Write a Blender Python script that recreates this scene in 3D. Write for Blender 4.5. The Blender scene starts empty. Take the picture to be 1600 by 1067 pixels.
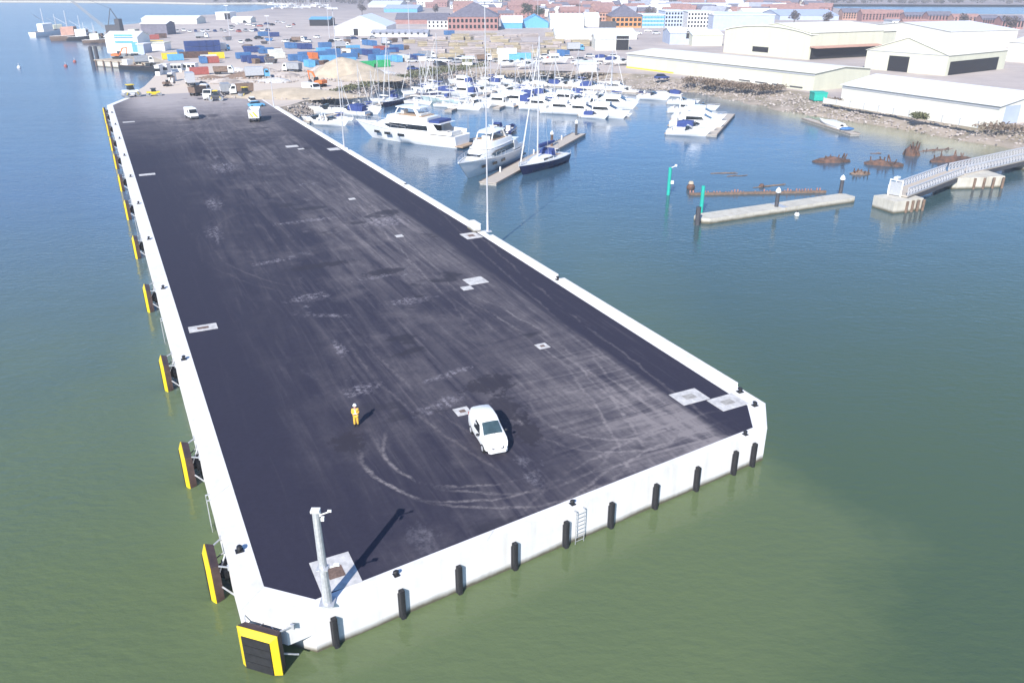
import bpy, bmesh, math, random
from mathutils import Vector, Matrix
from mathutils.geometry import tessellate_polygon
random.seed(7)
R = math.radians
sc = bpy.context.scene
col = sc.collection
# ------------------------------------------------------------------ camera model (same numbers as the real camera below)
F = 1245.0; TH = R(24.3); CX, CY = 800.0, 533.5; CAMZ = 33.3; L = 2.8
CT, ST = math.cos(TH), math.sin(TH)
def at(px, py, z=0.0):
    """where the sight line through a photo pixel meets the level plane at height z"""
    dx = (px - CX) / F; dy = -(py - CY) / F
    t = (z - CAMZ) / (-ST + dy * CT)
    return Vector((dx * t, (CT + dy * ST) * t, z))
def hgt(px, py, ptop, z=L):
    p = at(px, py, z); lo, hi = 0.0, 120.0
    for _ in range(50):
        m = (lo + hi) / 2; dz = z + m - CAMZ
        yy = CY - F * (p.y * ST + dz * CT) / (p.y * CT - dz * ST)
        if yy > ptop: lo = m
        else: hi = m
    return lo
# quay frame: u along the quay away from the camera, v across it to the right
QO = Vector((-14.04, 32.0, 0)); QU = Vector((-.448, .894, 0)); QV = Vector((.894, .448, 0))
QA = math.atan2(.448, .894)                 # local x = v, local y = u
def q(u, v, z=L): return QO + QU * u + QV * v + Vector((0, 0, z))
def uv(px, py, z=L):
    d = at(px, py, z) - QO
    return d.dot(QU), d.dot(QV)
ORD = 'first second third fourth fifth sixth seventh eighth ninth tenth eleventh twelfth thirteenth fourteenth fifteenth sixteenth seventeenth eighteenth nineteenth twentieth'.split()
def nth(i): return ORD[i] if i < 20 else 'twenty ' + ORD[i - 20]
# ------------------------------------------------------------------ mesh helpers
class MB:
    def __init__(s): s.v = []; s.f = []
    def add(s, vs, fs):
        o = len(s.v); s.v += [tuple(v) for v in vs]; s.f += [[i + o for i in f] for f in fs]; return s
    def box(s, cx, cy, cz, sx, sy, sz, rz=0.0, ry=0.0, rx=0.0):
        m = Matrix.Translation((cx, cy, cz)) @ Matrix.Rotation(rz, 4, 'Z') @ Matrix.Rotation(ry, 4, 'Y') @ Matrix.Rotation(rx, 4, 'X')
        vs = [m @ Vector((x * sx / 2, y * sy / 2, z * sz / 2)) for z in (-1, 1) for y in (-1, 1) for x in (-1, 1)]
        return s.add(vs, [(0, 2, 3, 1), (4, 5, 7, 6), (0, 1, 5, 4), (2, 6, 7, 3), (0, 4, 6, 2), (1, 3, 7, 5)])
    def b2(s, x0, x1, y0, y1, z0, z1): return s.box((x0+x1)/2, (y0+y1)/2, (z0+z1)/2, x1-x0, y1-y0, z1-z0)
    def tube(s, a, b, r0, r1=None, n=8):
        a = Vector(a); b = Vector(b); r1 = r0 if r1 is None else r1
        d = (b - a).normalized(); e = d.orthogonal().normalized(); g = d.cross(e)
        vs = []
        for p, r in ((a, r0), (b, r1)):
            for k in range(n):
                t = 2 * math.pi * k / n; vs.append(p + (e * math.cos(t) + g * math.sin(t)) * r)
        fs = [(k, (k+1) % n, n + (k+1) % n, n + k) for k in range(n)] + [tuple(range(n-1, -1, -1)), tuple(range(n, 2*n))]
        return s.add(vs, fs)
    def bar(s, a, b, w, h=None):
        a = Vector(a); b = Vector(b); h = h or w
        d = b - a; l = d.length; rz = math.atan2(d.y, d.x); ry = -math.asin(max(-1, min(1, d.z / l)))
        c = (a + b) / 2
        return s.box(c.x, c.y, c.z, l, w, h, rz, ry)
    def loft(s, rings, closed=True, cap=True):
        n = len(rings[0]); vs = [p for r in rings for p in r]; fs = []
        for i in range(len(rings) - 1):
            for k in range(n if closed else n - 1):
                a = i*n + k; b = i*n + (k+1) % n
                fs.append((a, b, b + n, a + n))
        if cap: fs += [tuple(range(n-1, -1, -1)), tuple(range((len(rings)-1)*n, len(rings)*n))]
        return s.add(vs, fs)
    def prism(s, poly, z0, z1):
        n = len(poly); vs = [(p[0], p[1], z0) for p in poly] + [(p[0], p[1], z1) for p in poly]
        return s.add(vs, [tuple(range(n-1, -1, -1)), tuple(range(n, 2*n))] + [(k, (k+1) % n, n + (k+1) % n, n + k) for k in range(n)])
    def xprism(s, prof, y0, y1):
        """side profile in x,z pushed from y0 to y1"""
        n = len(prof); vs = [(p[0], y0, p[1]) for p in prof] + [(p[0], y1, p[1]) for p in prof]
        return s.add(vs, [tuple(range(n)), tuple(range(2*n-1, n-1, -1))] + [((k+1) % n, k, n + k, n + (k+1) % n) for k in range(n)])
    def yprism(s, prof, x0, x1):
        n = len(prof); vs = [(x0, p[0], p[1]) for p in prof] + [(x1, p[0], p[1]) for p in prof]
        return s.add(vs, [tuple(range(n-1, -1, -1)), tuple(range(n, 2*n))] + [(k, (k+1) % n, n + (k+1) % n, n + k) for k in range(n)])
    def poly(s, pts): return s.add(pts, [tuple(range(len(pts)))])
    def ball(s, c, r, n=8, m=6, sz=1.0):
        rings = []
        for i in range(1, m):
            a = math.pi * i / m
            rings.append([(c[0] + r*math.sin(a)*math.cos(2*math.pi*k/n), c[1] + r*math.sin(a)*math.sin(2*math.pi*k/n), c[2] - r*sz*math.cos(a)) for k in range(n)])
        return s.loft(rings)
    def build(s, name, m, parent=None, bevel=0.0, smooth=False, sub=0):
        me = bpy.data.meshes.new(name); me.from_pydata(s.v, [], s.f); me.validate()
        bm = bmesh.new(); bm.from_mesh(me)
        bmesh.ops.recalc_face_normals(bm, faces=bm.faces)
        if bevel:
            es = [e for e in bm.edges if len(e.link_faces) == 2 and e.calc_face_angle(0) > .6]
            bmesh.ops.bevel(bm, geom=es, offset=bevel, segments=2, affect='EDGES', clamp_overlap=True)
        bm.to_mesh(me); bm.free()
        if smooth:
            for p in me.polygons: p.use_smooth = True
            try: me.set_sharp_from_angle(angle=R(38))
            except Exception: pass
        o = bpy.data.objects.new(name, me); col.objects.link(o)
        me.materials.append(m)
        if sub:
            md = o.modifiers.new('s', 'SUBSURF'); md.levels = sub; md.render_levels = sub
        if parent: o.parent = parent
        return o
def tag(o, label=None, cat=None, group=None, kind=None):
    if label: o['label'] = label
    if cat: o['category'] = cat
    if group: o['group'] = group
    if kind: o['kind'] = kind
    return o
def thing(name, label, cat, loc=(0, 0, 0), rz=0.0, group=None):
    o = bpy.data.objects.new(name, None); o.empty_display_size = .5; col.objects.link(o)
    o.location = loc; o.rotation_euler = (0, 0, rz)
    return tag(o, label, cat, group)
def copy_tree(o, parent=None):
    c = o.copy(); col.objects.link(c); c.parent = parent
    for ch in list(o.children): copy_tree(ch, c)
    return c
class Proto:
    """build once, then hand out the original first and copies after it"""
    def __init__(s, root): s.root = root; s.used = False
    def put(s, loc, rz, label, group=None, scale=None):
        o = copy_tree(s.root) if s.used else s.root
        s.used = True
        o.location = loc; o.rotation_euler = (0, 0, rz); o['label'] = label
        if scale: o.scale = (scale if isinstance(scale, tuple) else (scale,)*3)
        if group: o['group'] = group
        return o
# ------------------------------------------------------------------ materials
def nodes(name):
    m = bpy.data.materials.new(name); m.use_nodes = True
    nt = m.node_tree; return m, nt, nt.nodes['Principled BSDF']
def N(nt, t, **kw):
    n = nt.nodes.new(t)
    for k, v in kw.items():
        if k in n.inputs: n.inputs[k].default_value = v
        else: setattr(n, k, v)
    return n
def math_(nt, op, a, b=None, c=None, clamp=False):
    n = nt.nodes.new('ShaderNodeMath'); n.operation = op; n.use_clamp = clamp
    for i, x in enumerate((a, b, c)):
        if x is None: continue
        if isinstance(x, (int, float)): n.inputs[i].default_value = x
        else: nt.links.new(x, n.inputs[i])
    return n.outputs[0]
def mixc(nt, fac, a, b):
    n = nt.nodes.new('ShaderNodeMix'); n.data_type = 'RGBA'
    for s, x in ((n.inputs['Factor'], fac), (n.inputs['A'], a), (n.inputs['B'], b)):
        if isinstance(x, (int, float)): s.default_value = x
        elif isinstance(x, (tuple, list)): s.default_value = (*x[:3], 1)
        else: nt.links.new(x, s)
    return n.outputs['Result']
def noise(nt, vec, scale, detail=4, rough=.55, stretch=None, dist=0.0):
    if stretch:
        mp = N(nt, 'ShaderNodeMapping'); mp.inputs['Scale'].default_value = stretch
        nt.links.new(vec, mp.inputs['Vector']); vec = mp.outputs[0]
    n = N(nt, 'ShaderNodeTexNoise', Scale=scale, Detail=detail, Roughness=rough, Distortion=dist)
    nt.links.new(vec, n.inputs['Vector']); return n.outputs['Fac']
def ramp(nt, x, a, b):
    n = N(nt, 'ShaderNodeMapRange'); n.clamp = True
    n.inputs['From Min'].default_value = a; n.inputs['From Max'].default_value = b
    nt.links.new(x, n.inputs['Value']); return n.outputs[0]
def coord(nt, kind='Object'):
    return nt.nodes.new('ShaderNodeTexCoord').outputs[kind]
def mat(name, c, rough=.6, var=.12, scale=3.0, metal=0.0, c2=None, bump=0.0, stretch=None, amount=1.0, lo=.35, hi=.65):
    m, nt, b = nodes(name)
    b.inputs['Roughness'].default_value = rough; b.inputs['Metallic'].default_value = metal
    v = coord(nt); n = noise(nt, v, scale, 5, .6, stretch)
    c2 = c2 or tuple(x * (1 - var * 2.2) for x in c)
    nt.links.new(mixc(nt, math_(nt, 'MULTIPLY', ramp(nt, n, lo, hi), amount), c, c2), b.inputs['Base Color'])
    if bump:
        bp = N(nt, 'ShaderNodeBump', Strength=bump, Distance=.05); nt.links.new(noise(nt, v, scale*6, 3), bp.inputs['Height'])
        nt.links.new(bp.outputs[0], b.inputs['Normal'])
    return m
M = {}
M['white'] = mat('white_paint', (.78, .78, .76), .35, .04, 1.5)
M['gel'] = mat('white_gelcoat', (.80, .80, .79), .22, .03, .8)
M['deckw'] = mat('boat_deck', (.70, .69, .66), .5, .05, 2)
M['teak'] = mat('teak_deck', (.42, .30, .20), .7, .12, 4, stretch=(1, 12, 1))
M['glass'] = mat('dark_glass', (.02, .025, .03), .08, .2, 1)
M['glassb'] = mat('windscreen_glass', (.05, .085, .10), .06, .2, 1)
M['navy'] = mat('navy_gelcoat', (.015, .02, .08), .25, .1, 1)
M['teal_hull'] = mat('pale_teal_gelcoat', (.45, .58, .58), .3, .06, 1)
M['bluecan'] = mat('blue_canvas', (.03, .06, .22), .85, .15, 3)
M['black'] = mat('black_plastic', (.02, .02, .022), .5, .1, 4)
M['rubber'] = mat('black_rubber', (.022, .022, .026), .65, .2, 3, bump=.1)
M['steel'] = mat('galvanised_steel', (.55, .56, .58), .42, .1, 6, metal=.35)
M['alu'] = mat('mast_aluminium', (.56, .56, .58), .4, .05, 2, metal=.2)
M['wood'] = mat('pontoon_planks', (.50, .44, .37), .8, .12, 2, stretch=(6, .6, 1))
M['float'] = mat('concrete_float', (.38, .36, .33), .8, .15, 2)
M['yellow'] = mat('yellow_fender_paint', (.76, .56, .02), .45, .06, 1.5)
M['fframe'] = mat('fender_frame_paint', (.085, .05, .045), .6, .2, 2)
M['hivis'] = mat('hi_vis_yellow', (.76, .44, .05), .7, .06, 8)
M['skin'] = mat('skin', (.48, .28, .2), .6, .05, 9)
M['rust'] = mat('rusty_steel', (.16, .085, .058), .9, .3, .9, c2=(.06, .045, .04), bump=.5)
M['rock'] = mat('pale_rock', (.46, .41, .375), .9, .25, .35, c2=(.24, .205, .185), bump=.3)
M['orange'] = mat('orange_paint', (.62, .17, .04), .5, .1, 3)
M['red'] = mat('red_paint', (.38, .10, .08), .55, .12, 2)
M['green'] = mat('green_paint', (.03, .40, .14), .55, .12, 2)
M['teal'] = mat('green_navigation_paint', (.02, .42, .33), .5, .1, 2)
M['tyre'] = mat('tyre_rubber', (.02, .02, .02), .8, .1, 9)
M['grey'] = mat('grey_paint', (.30, .31, .33), .5, .1, 2)
M['dgrey'] = mat('dark_grey_steel', (.07, .07, .08), .6, .15, 2)
M['lamp'] = mat('lamp_glass', (.75, .75, .72), .15, .02, 3)
M['brown'] = mat('weathered_brown', (.22, .15, .11), .85, .2, 2)
M['blossom'] = mat('dry_shrub', (.25, .19, .145), .95, .25, 3)
M['leaf'] = mat('shrub_leaf', (.16, .165, .08), .9, .3, 3)
M['sand'] = mat('sand', (.48, .40, .30), .95, .12, .4, bump=.2)
M['blue'] = mat('blue_container_paint', (.06, .17, .37), .55, .12, 1.2)
M['lblue'] = mat('light_blue_paint', (.12, .38, .62), .55, .1, 1.2)
M['dblue'] = mat('dark_blue_paint', (.03, .06, .20), .55, .12, 1.2)
M['cream'] = mat('cream_cladding', (.58, .575, .45), .55, .04, .5, stretch=(1, 1, .15))
M['creamroof'] = mat('pale_cream_roof', (.77, .75, .64), .5, .05, .12)
M['wcladding'] = mat('white_cladding', (.66, .65, .575), .5, .05, .4, stretch=(1, 1, .2))
M['groof'] = mat('grey_roof', (.36, .37, .42), .7, .1, .3)
M['slate'] = mat('slate_roof', (.17, .16, .20), .75, .15, .5)
M['brick'] = mat('red_brick', (.36, .19, .17), .85, .12, .6)
M['brickp'] = mat('pale_brick', (.50, .29, .22), .85, .12, .6)
M['obrick'] = mat('orange_brick', (.58, .27, .10), .85, .1, .5)
M['teroof'] = mat('terracotta_roof', (.36, .20, .17), .85, .15, .5)
M['render'] = mat('pale_render', (.62, .61, .60), .8, .06, .4)
M['gblue'] = mat('grey_blue_cladding', (.42, .48, .60), .5, .06, .4)
M['timber'] = mat('sawn_timber', (.45, .38, .26), .85, .25, .6, stretch=(.3, 3, 3))
M['timberp'] = mat('pale_timber', (.52, .45, .42), .85, .25, .6, stretch=(.3, 3, 3))
M['timberg'] = mat('grey_timber', (.38, .33, .31), .85, .25, .6, stretch=(.3, 3, 3))
M['treebark'] = mat('bare_branches', (.15, .12, .11), .95, .2, 2)
M['dtree'] = mat('evergreen_leaf', (.05, .07, .03), .95, .3, 2)
M['dark'] = mat('dark_opening', (.015, .014, .017), .9, .1, 2)
M['grate'] = mat('brown_steel_cover', (.20, .13, .10), .7, .2, 6)

def concrete(name, c, stain=.5):
    m, nt, b = nodes(name); b.inputs['Roughness'].default_value = .75
    v = coord(nt)
    n1 = noise(nt, v, .5, 6, .6); n2 = noise(nt, v, 1.2, 4, .6, (1, 1, .12))
    c1 = mixc(nt, math_(nt, 'MULTIPLY', ramp(nt, n1, .45, .75), stain), c, tuple(x*.72 for x in c))
    c3 = mixc(nt, math_(nt, 'MULTIPLY', ramp(nt, n2, .5, .75), stain*.9), c1, (c[0]*.62, c[1]*.58, c[2]*.5))
    sep = N(nt, 'ShaderNodeSeparateXYZ'); nt.links.new(v, sep.inputs[0])
    wet = ramp(nt, math_(nt, 'ADD', sep.outputs['Z'], math_(nt, 'MULTIPLY', n1, .5)), .75, .35)   # weed at the waterline
    nt.links.new(mixc(nt, wet, c3, (.10, .09, .06)), b.inputs['Base Color'])
    bp = N(nt, 'ShaderNodeBump', Strength=.15, Distance=.03); nt.links.new(noise(nt, v, 4, 4), bp.inputs['Height']); nt.links.new(bp.outputs[0], b.inputs['Normal'])
    return m
M['conc'] = concrete('white_concrete', (.71, .695, .68), .45)
M['slab'] = mat('slab_concrete', (.60, .58, .56), .8, .16, 1.6)
M['conc2'] = concrete('weathered_concrete', (.52, .49, .42), .8)

def asphalt():
    m, nt, b = nodes('dusty_asphalt'); b.inputs['Roughness'].default_value = .85
    b.inputs['Specular IOR Level'].default_value = .35
    v = coord(nt); sep = N(nt, 'ShaderNodeSeparateXYZ'); nt.links.new(v, sep.inputs[0])
    X, Y = sep.outputs['X'], sep.outputs['Y']
    # warp the coordinates so nothing runs ruler-straight
    fine = noise(nt, v, 3.0, 6, .65)
    big = noise(nt, v, .045, 5, .6)
    med = noise(nt, v, .22, 5, .62)
    st1 = noise(nt, v, 1.0, 5, .65, (.5, .035, 1), 1.2)         # streaks along the quay
    st2 = noise(nt, v, 1.0, 5, .65, (1.5, .09, 1), .8)
    stx = noise(nt, v, 1.0, 5, .65, (.1, .8, 1), 1.0)          # streaks across
    base = mixc(nt, fine, (.0140, .0128, .0255), (.0265, .0240, .044))
    # dusty lane zone between the clean strips
    lane = math_(nt, 'MULTIPLY', ramp(nt, math_(nt, 'ADD', X, math_(nt, 'MULTIPLY', med, 5)), 8, 20), ramp(nt, math_(nt, 'ADD', X, math_(nt, 'MULTIPLY', fine, .7)), 35.6, 34.6))
    edge = math_(nt, 'MULTIPLY', ramp(nt, X, 20, 34), lane)
    far = ramp(nt, math_(nt, 'ADD', Y, math_(nt, 'MULTIPLY', med, 30)), 150, 225)
    d = math_(nt, 'MULTIPLY', lane, math_(nt, 'MULTIPLY', ramp(nt, st1, .4, .72), ramp(nt, big, .3, .66)))
    d = math_(nt, 'ADD', d, math_(nt, 'MULTIPLY', edge, math_(nt, 'MULTIPLY', ramp(nt, st2, .3, .75), ramp(nt, big, .25, .6))))
    near = math_(nt, 'MULTIPLY', ramp(nt, Y, 30, 8), math_(nt, 'MULTIPLY', edge, math_(nt, 'MULTIPLY', ramp(nt, stx, .36, .62), 1.5)))
    d = math_(nt, 'ADD', d, near)
    d = math_(nt, 'ADD', d, math_(nt, 'MULTIPLY', math_(nt, 'MULTIPLY', lane, ramp(nt, med, .5, .75)), .45))
    d = math_(nt, 'ADD', d, math_(nt, 'MULTIPLY', far, math_(nt, 'MULTIPLY', ramp(nt, stx, .25, .6), 1.3)))
    # sparse streaks reach the left strip too
    d = math_(nt, 'ADD', d, math_(nt, 'MULTIPLY', math_(nt, 'MULTIPLY', ramp(nt, X, 2, 9), ramp(nt, st2, .55, .8)), .35))
    # paving seams along the quay
    sx = math_(nt, 'ADD', X, math_(nt, 'MULTIPLY', math_(nt, 'SUBTRACT', noise(nt, v, .15, 2), .5), .7))
    fr = math_(nt, 'ABSOLUTE', math_(nt, 'SUBTRACT', math_(nt, 'FRACT', math_(nt, 'DIVIDE', sx, 4.6)), .5))
    seam = math_(nt, 'MULTIPLY', ramp(nt, fr, .035, .008), math_(nt, 'MULTIPLY', ramp(nt, st1, .4, .7), lane))
    d = math_(nt, 'ADD', d, math_(nt, 'MULTIPLY', seam, .4))
    # tyre arcs: centre x, y, radius, weight
    arcs = [(26, 20, 16.5, 1.1), (26, 20, 18.3, .9), (24, 26, 21, .8), (24, 26, 22.8, .6), (30, 24, 12, .5), (30, 24, 13.8, .5), (18, 68, 13, .5), (18, 68, 14.8, .35),
            (22, 175, 17, .7), (22, 175, 18.8, .7), (8, 200, 22, .7), (8, 200, 24, .7), (33, 205, 16, .8), (33, 205, 18, .8), (14, 150, 20, .4), (45, 25, 24, .6), (45, 25, 26, .5), (2, 40, 26, .35)]
    arcs = [a + (None,) for a in arcs]
    def arc3(p1, p2, p3, w, off=0):
        (y1, x1), (y2, x2), (y3, x3) = (uv(*p) for p in (p1, p2, p3))
        D_ = 2*(x1*(y2-y3) + x2*(y3-y1) + x3*(y1-y2))
        cx = ((x1*x1+y1*y1)*(y2-y3) + (x2*x2+y2*y2)*(y3-y1) + (x3*x3+y3*y3)*(y1-y2)) / D_
        cy = ((x1*x1+y1*y1)*(x3-x2) + (x2*x2+y2*y2)*(x1-x3) + (x3*x3+y3*y3)*(x2-x1)) / D_
        for o_ in (0, 1.7): arcs.append((cx, cy, math.hypot(x1-cx, y1-cy) - off - o_, w, (x2, y2, math.hypot(x3-x1, y3-y1)*.62)))
    arcs = [a for a in arcs if a[1] > 100]
    arc3((560, 700), (690, 782), (880, 735), 1.3); arc3((610, 760), (760, 795), (1000, 700), 1.0); arc3((850, 770), (960, 700), (1090, 650), .9); arc3((330, 345), (318, 405), (400, 445), .55)
    arc3((345, 160), (338, 185), (290, 212), .8); arc3((800, 640), (900, 700), (1060, 690), .8); arc3((900, 560), (985, 640), (1100, 690), .9); arc3((760, 470), (900, 560), (985, 660), .8); arc3((560, 560), (640, 640), (790, 740), .45)
    arc3((620, 250), (760, 400), (900, 520), .6); arc3((470, 215), (560, 300), (700, 440), .55)
    for i, (cx, cy, r, w, win) in enumerate(arcs):
        dx = math_(nt, 'SUBTRACT', X, cx); dy = math_(nt, 'SUBTRACT', Y, cy)
        rr = math_(nt, 'SQRT', math_(nt, 'ADD', math_(nt, 'MULTIPLY', dx, dx), math_(nt, 'MULTIPLY', dy, dy)))
        rr = math_(nt, 'ADD', rr, math_(nt, 'MULTIPLY', math_(nt, 'SUBTRACT', med, .5), 1.6))
        g = ramp(nt, math_(nt, 'ABSOLUTE', math_(nt, 'SUBTRACT', rr, r)), .20, .04)
        k = math_(nt, 'MULTIPLY', ramp(nt, med, .34, .52), ramp(nt, fine, .25, .55))
        k = math_(nt, 'MULTIPLY', k, ramp(nt, X, 5, 12))
        if win:
            wx = math_(nt, 'SUBTRACT', X, win[0]); wy = math_(nt, 'SUBTRACT', Y, win[1])
            wd2 = math_(nt, 'SQRT', math_(nt, 'ADD', math_(nt, 'MULTIPLY', wx, wx), math_(nt, 'MULTIPLY', wy, wy)))
            k = math_(nt, 'MULTIPLY', k, ramp(nt, wd2, win[2]*1.15, win[2]*.75))
        d = math_(nt, 'ADD', d, math_(nt, 'MULTIPLY', math_(nt, 'MULTIPLY', g, k), w * .85))
    d = math_(nt, 'MULTIPLY', d, math_(nt, 'ADD', math_(nt, 'MULTIPLY', fine, .9), .35))
    d = math_(nt, 'MULTIPLY', d, .68, clamp=True)
    c = mixc(nt, d, base, (.212, .188, .188))
    fd = math_(nt, 'MULTIPLY', ramp(nt, math_(nt, 'ADD', Y, math_(nt, 'MULTIPLY', math_(nt, 'ADD', med, stx), 22)), 196, 236), ramp(nt, X, 3, 9))
    c = mixc(nt, math_(nt, 'MULTIPLY', fd, .85), c, (.38, .34, .33))
    def blob(px, py, ru, rv, rot=0.0):
        u0, v0 = uv(px, py)
        dx = math_(nt, 'SUBTRACT', X, v0); dy = math_(nt, 'SUBTRACT', Y, u0)
        ca_, sa_ = math.cos(rot), math.sin(rot)
        a_ = math_(nt, 'DIVIDE', math_(nt, 'ADD', math_(nt, 'MULTIPLY', dx, ca_), math_(nt, 'MULTIPLY', dy, sa_)), rv)
        b_ = math_(nt, 'DIVIDE', math_(nt, 'SUBTRACT', math_(nt, 'MULTIPLY', dy, ca_), math_(nt, 'MULTIPLY', dx, sa_)), ru)
        r_ = math_(nt, 'SQRT', math_(nt, 'ADD', math_(nt, 'MULTIPLY', a_, a_), math_(nt, 'MULTIPLY', b_, b_)))
        return math_(nt, 'ADD', r_, math_(nt, 'MULTIPLY', math_(nt, 'SUBTRACT', noise(nt, v, 1.1, 6, .72), .5), 3.2))
    whites = [(505, 493, .5, 2.6, -.5), (430, 408, .7, 3.0, .2), (531, 545, 1.6, .5, 0), (562, 610, 1.0, 1.7, .2), (690, 632, .8, 2.6, .3), (600, 345, 3.5, 3.0, 0), (335, 318, 4, 1.2, 0), (335, 365, 4, 1.0, 0), (480, 465, 1.2, 2, 0), (640, 470, 1.0, 2.5, 0), (590, 432, .7, 2.5, .2), (350, 262, 5, 2.5, 0), (480, 345, .9, 4.5, 0), (700, 585, .5, 2.2, .2)]
    for i, bl in enumerate(whites):
        c = mixc(nt, math_(nt, 'MULTIPLY', ramp(nt, blob(*bl), 1.15, .45), math_(nt, 'MULTIPLY', math_(nt, 'MULTIPLY', ramp(nt, fine, .42, .62), ramp(nt, st2, .3, .6)), .6)), c, (.36, .33, .36))
    # spilt white stone dust
    sp = math_(nt, 'MULTIPLY', ramp(nt, noise(nt, v, .16, 6, .7, (1, .7, 1)), .62, .74), math_(nt, 'MULTIPLY', ramp(nt, X, 8, 14), ramp(nt, X, 33, 28)))
    c = mixc(nt, math_(nt, 'MULTIPLY', sp, math_(nt, 'MULTIPLY', ramp(nt, fine, .35, .6), .6)), c, (.36, .34, .37))
    # damp patches where water was spilt
    wt = math_(nt, 'MULTIPLY', ramp(nt, noise(nt, v, .11, 4, .55, (1, 1.6, 1)), .62, .66), math_(nt, 'MULTIPLY', lane, .75))
    c = mixc(nt, wt, c, (.020, .018, .028))
    for bl in ((765, 600, 1.5, 2.3, .2), (790, 640, 2.6, 1.3, -.2), (825, 675, 2.0, 1.0, -.3), (500, 415, 1.0, 4.0, 0), (600, 425, 1.0, 2.5, 0), (545, 690, 1.4, 1.2, 0)):
        c = mixc(nt, math_(nt, 'MULTIPLY', ramp(nt, blob(*bl), 1.1, .8), .8), c, (.021, .018, .028))
    nt.links.new(c, b.inputs['Base Color'])
    bp = N(nt, 'ShaderNodeBump', Strength=.25, Distance=.02); nt.links.new(noise(nt, v, 9, 4), bp.inputs['Height']); nt.links.new(bp.outputs[0], b.inputs['Normal'])
    return m
M['asphalt'] = asphalt()

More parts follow.
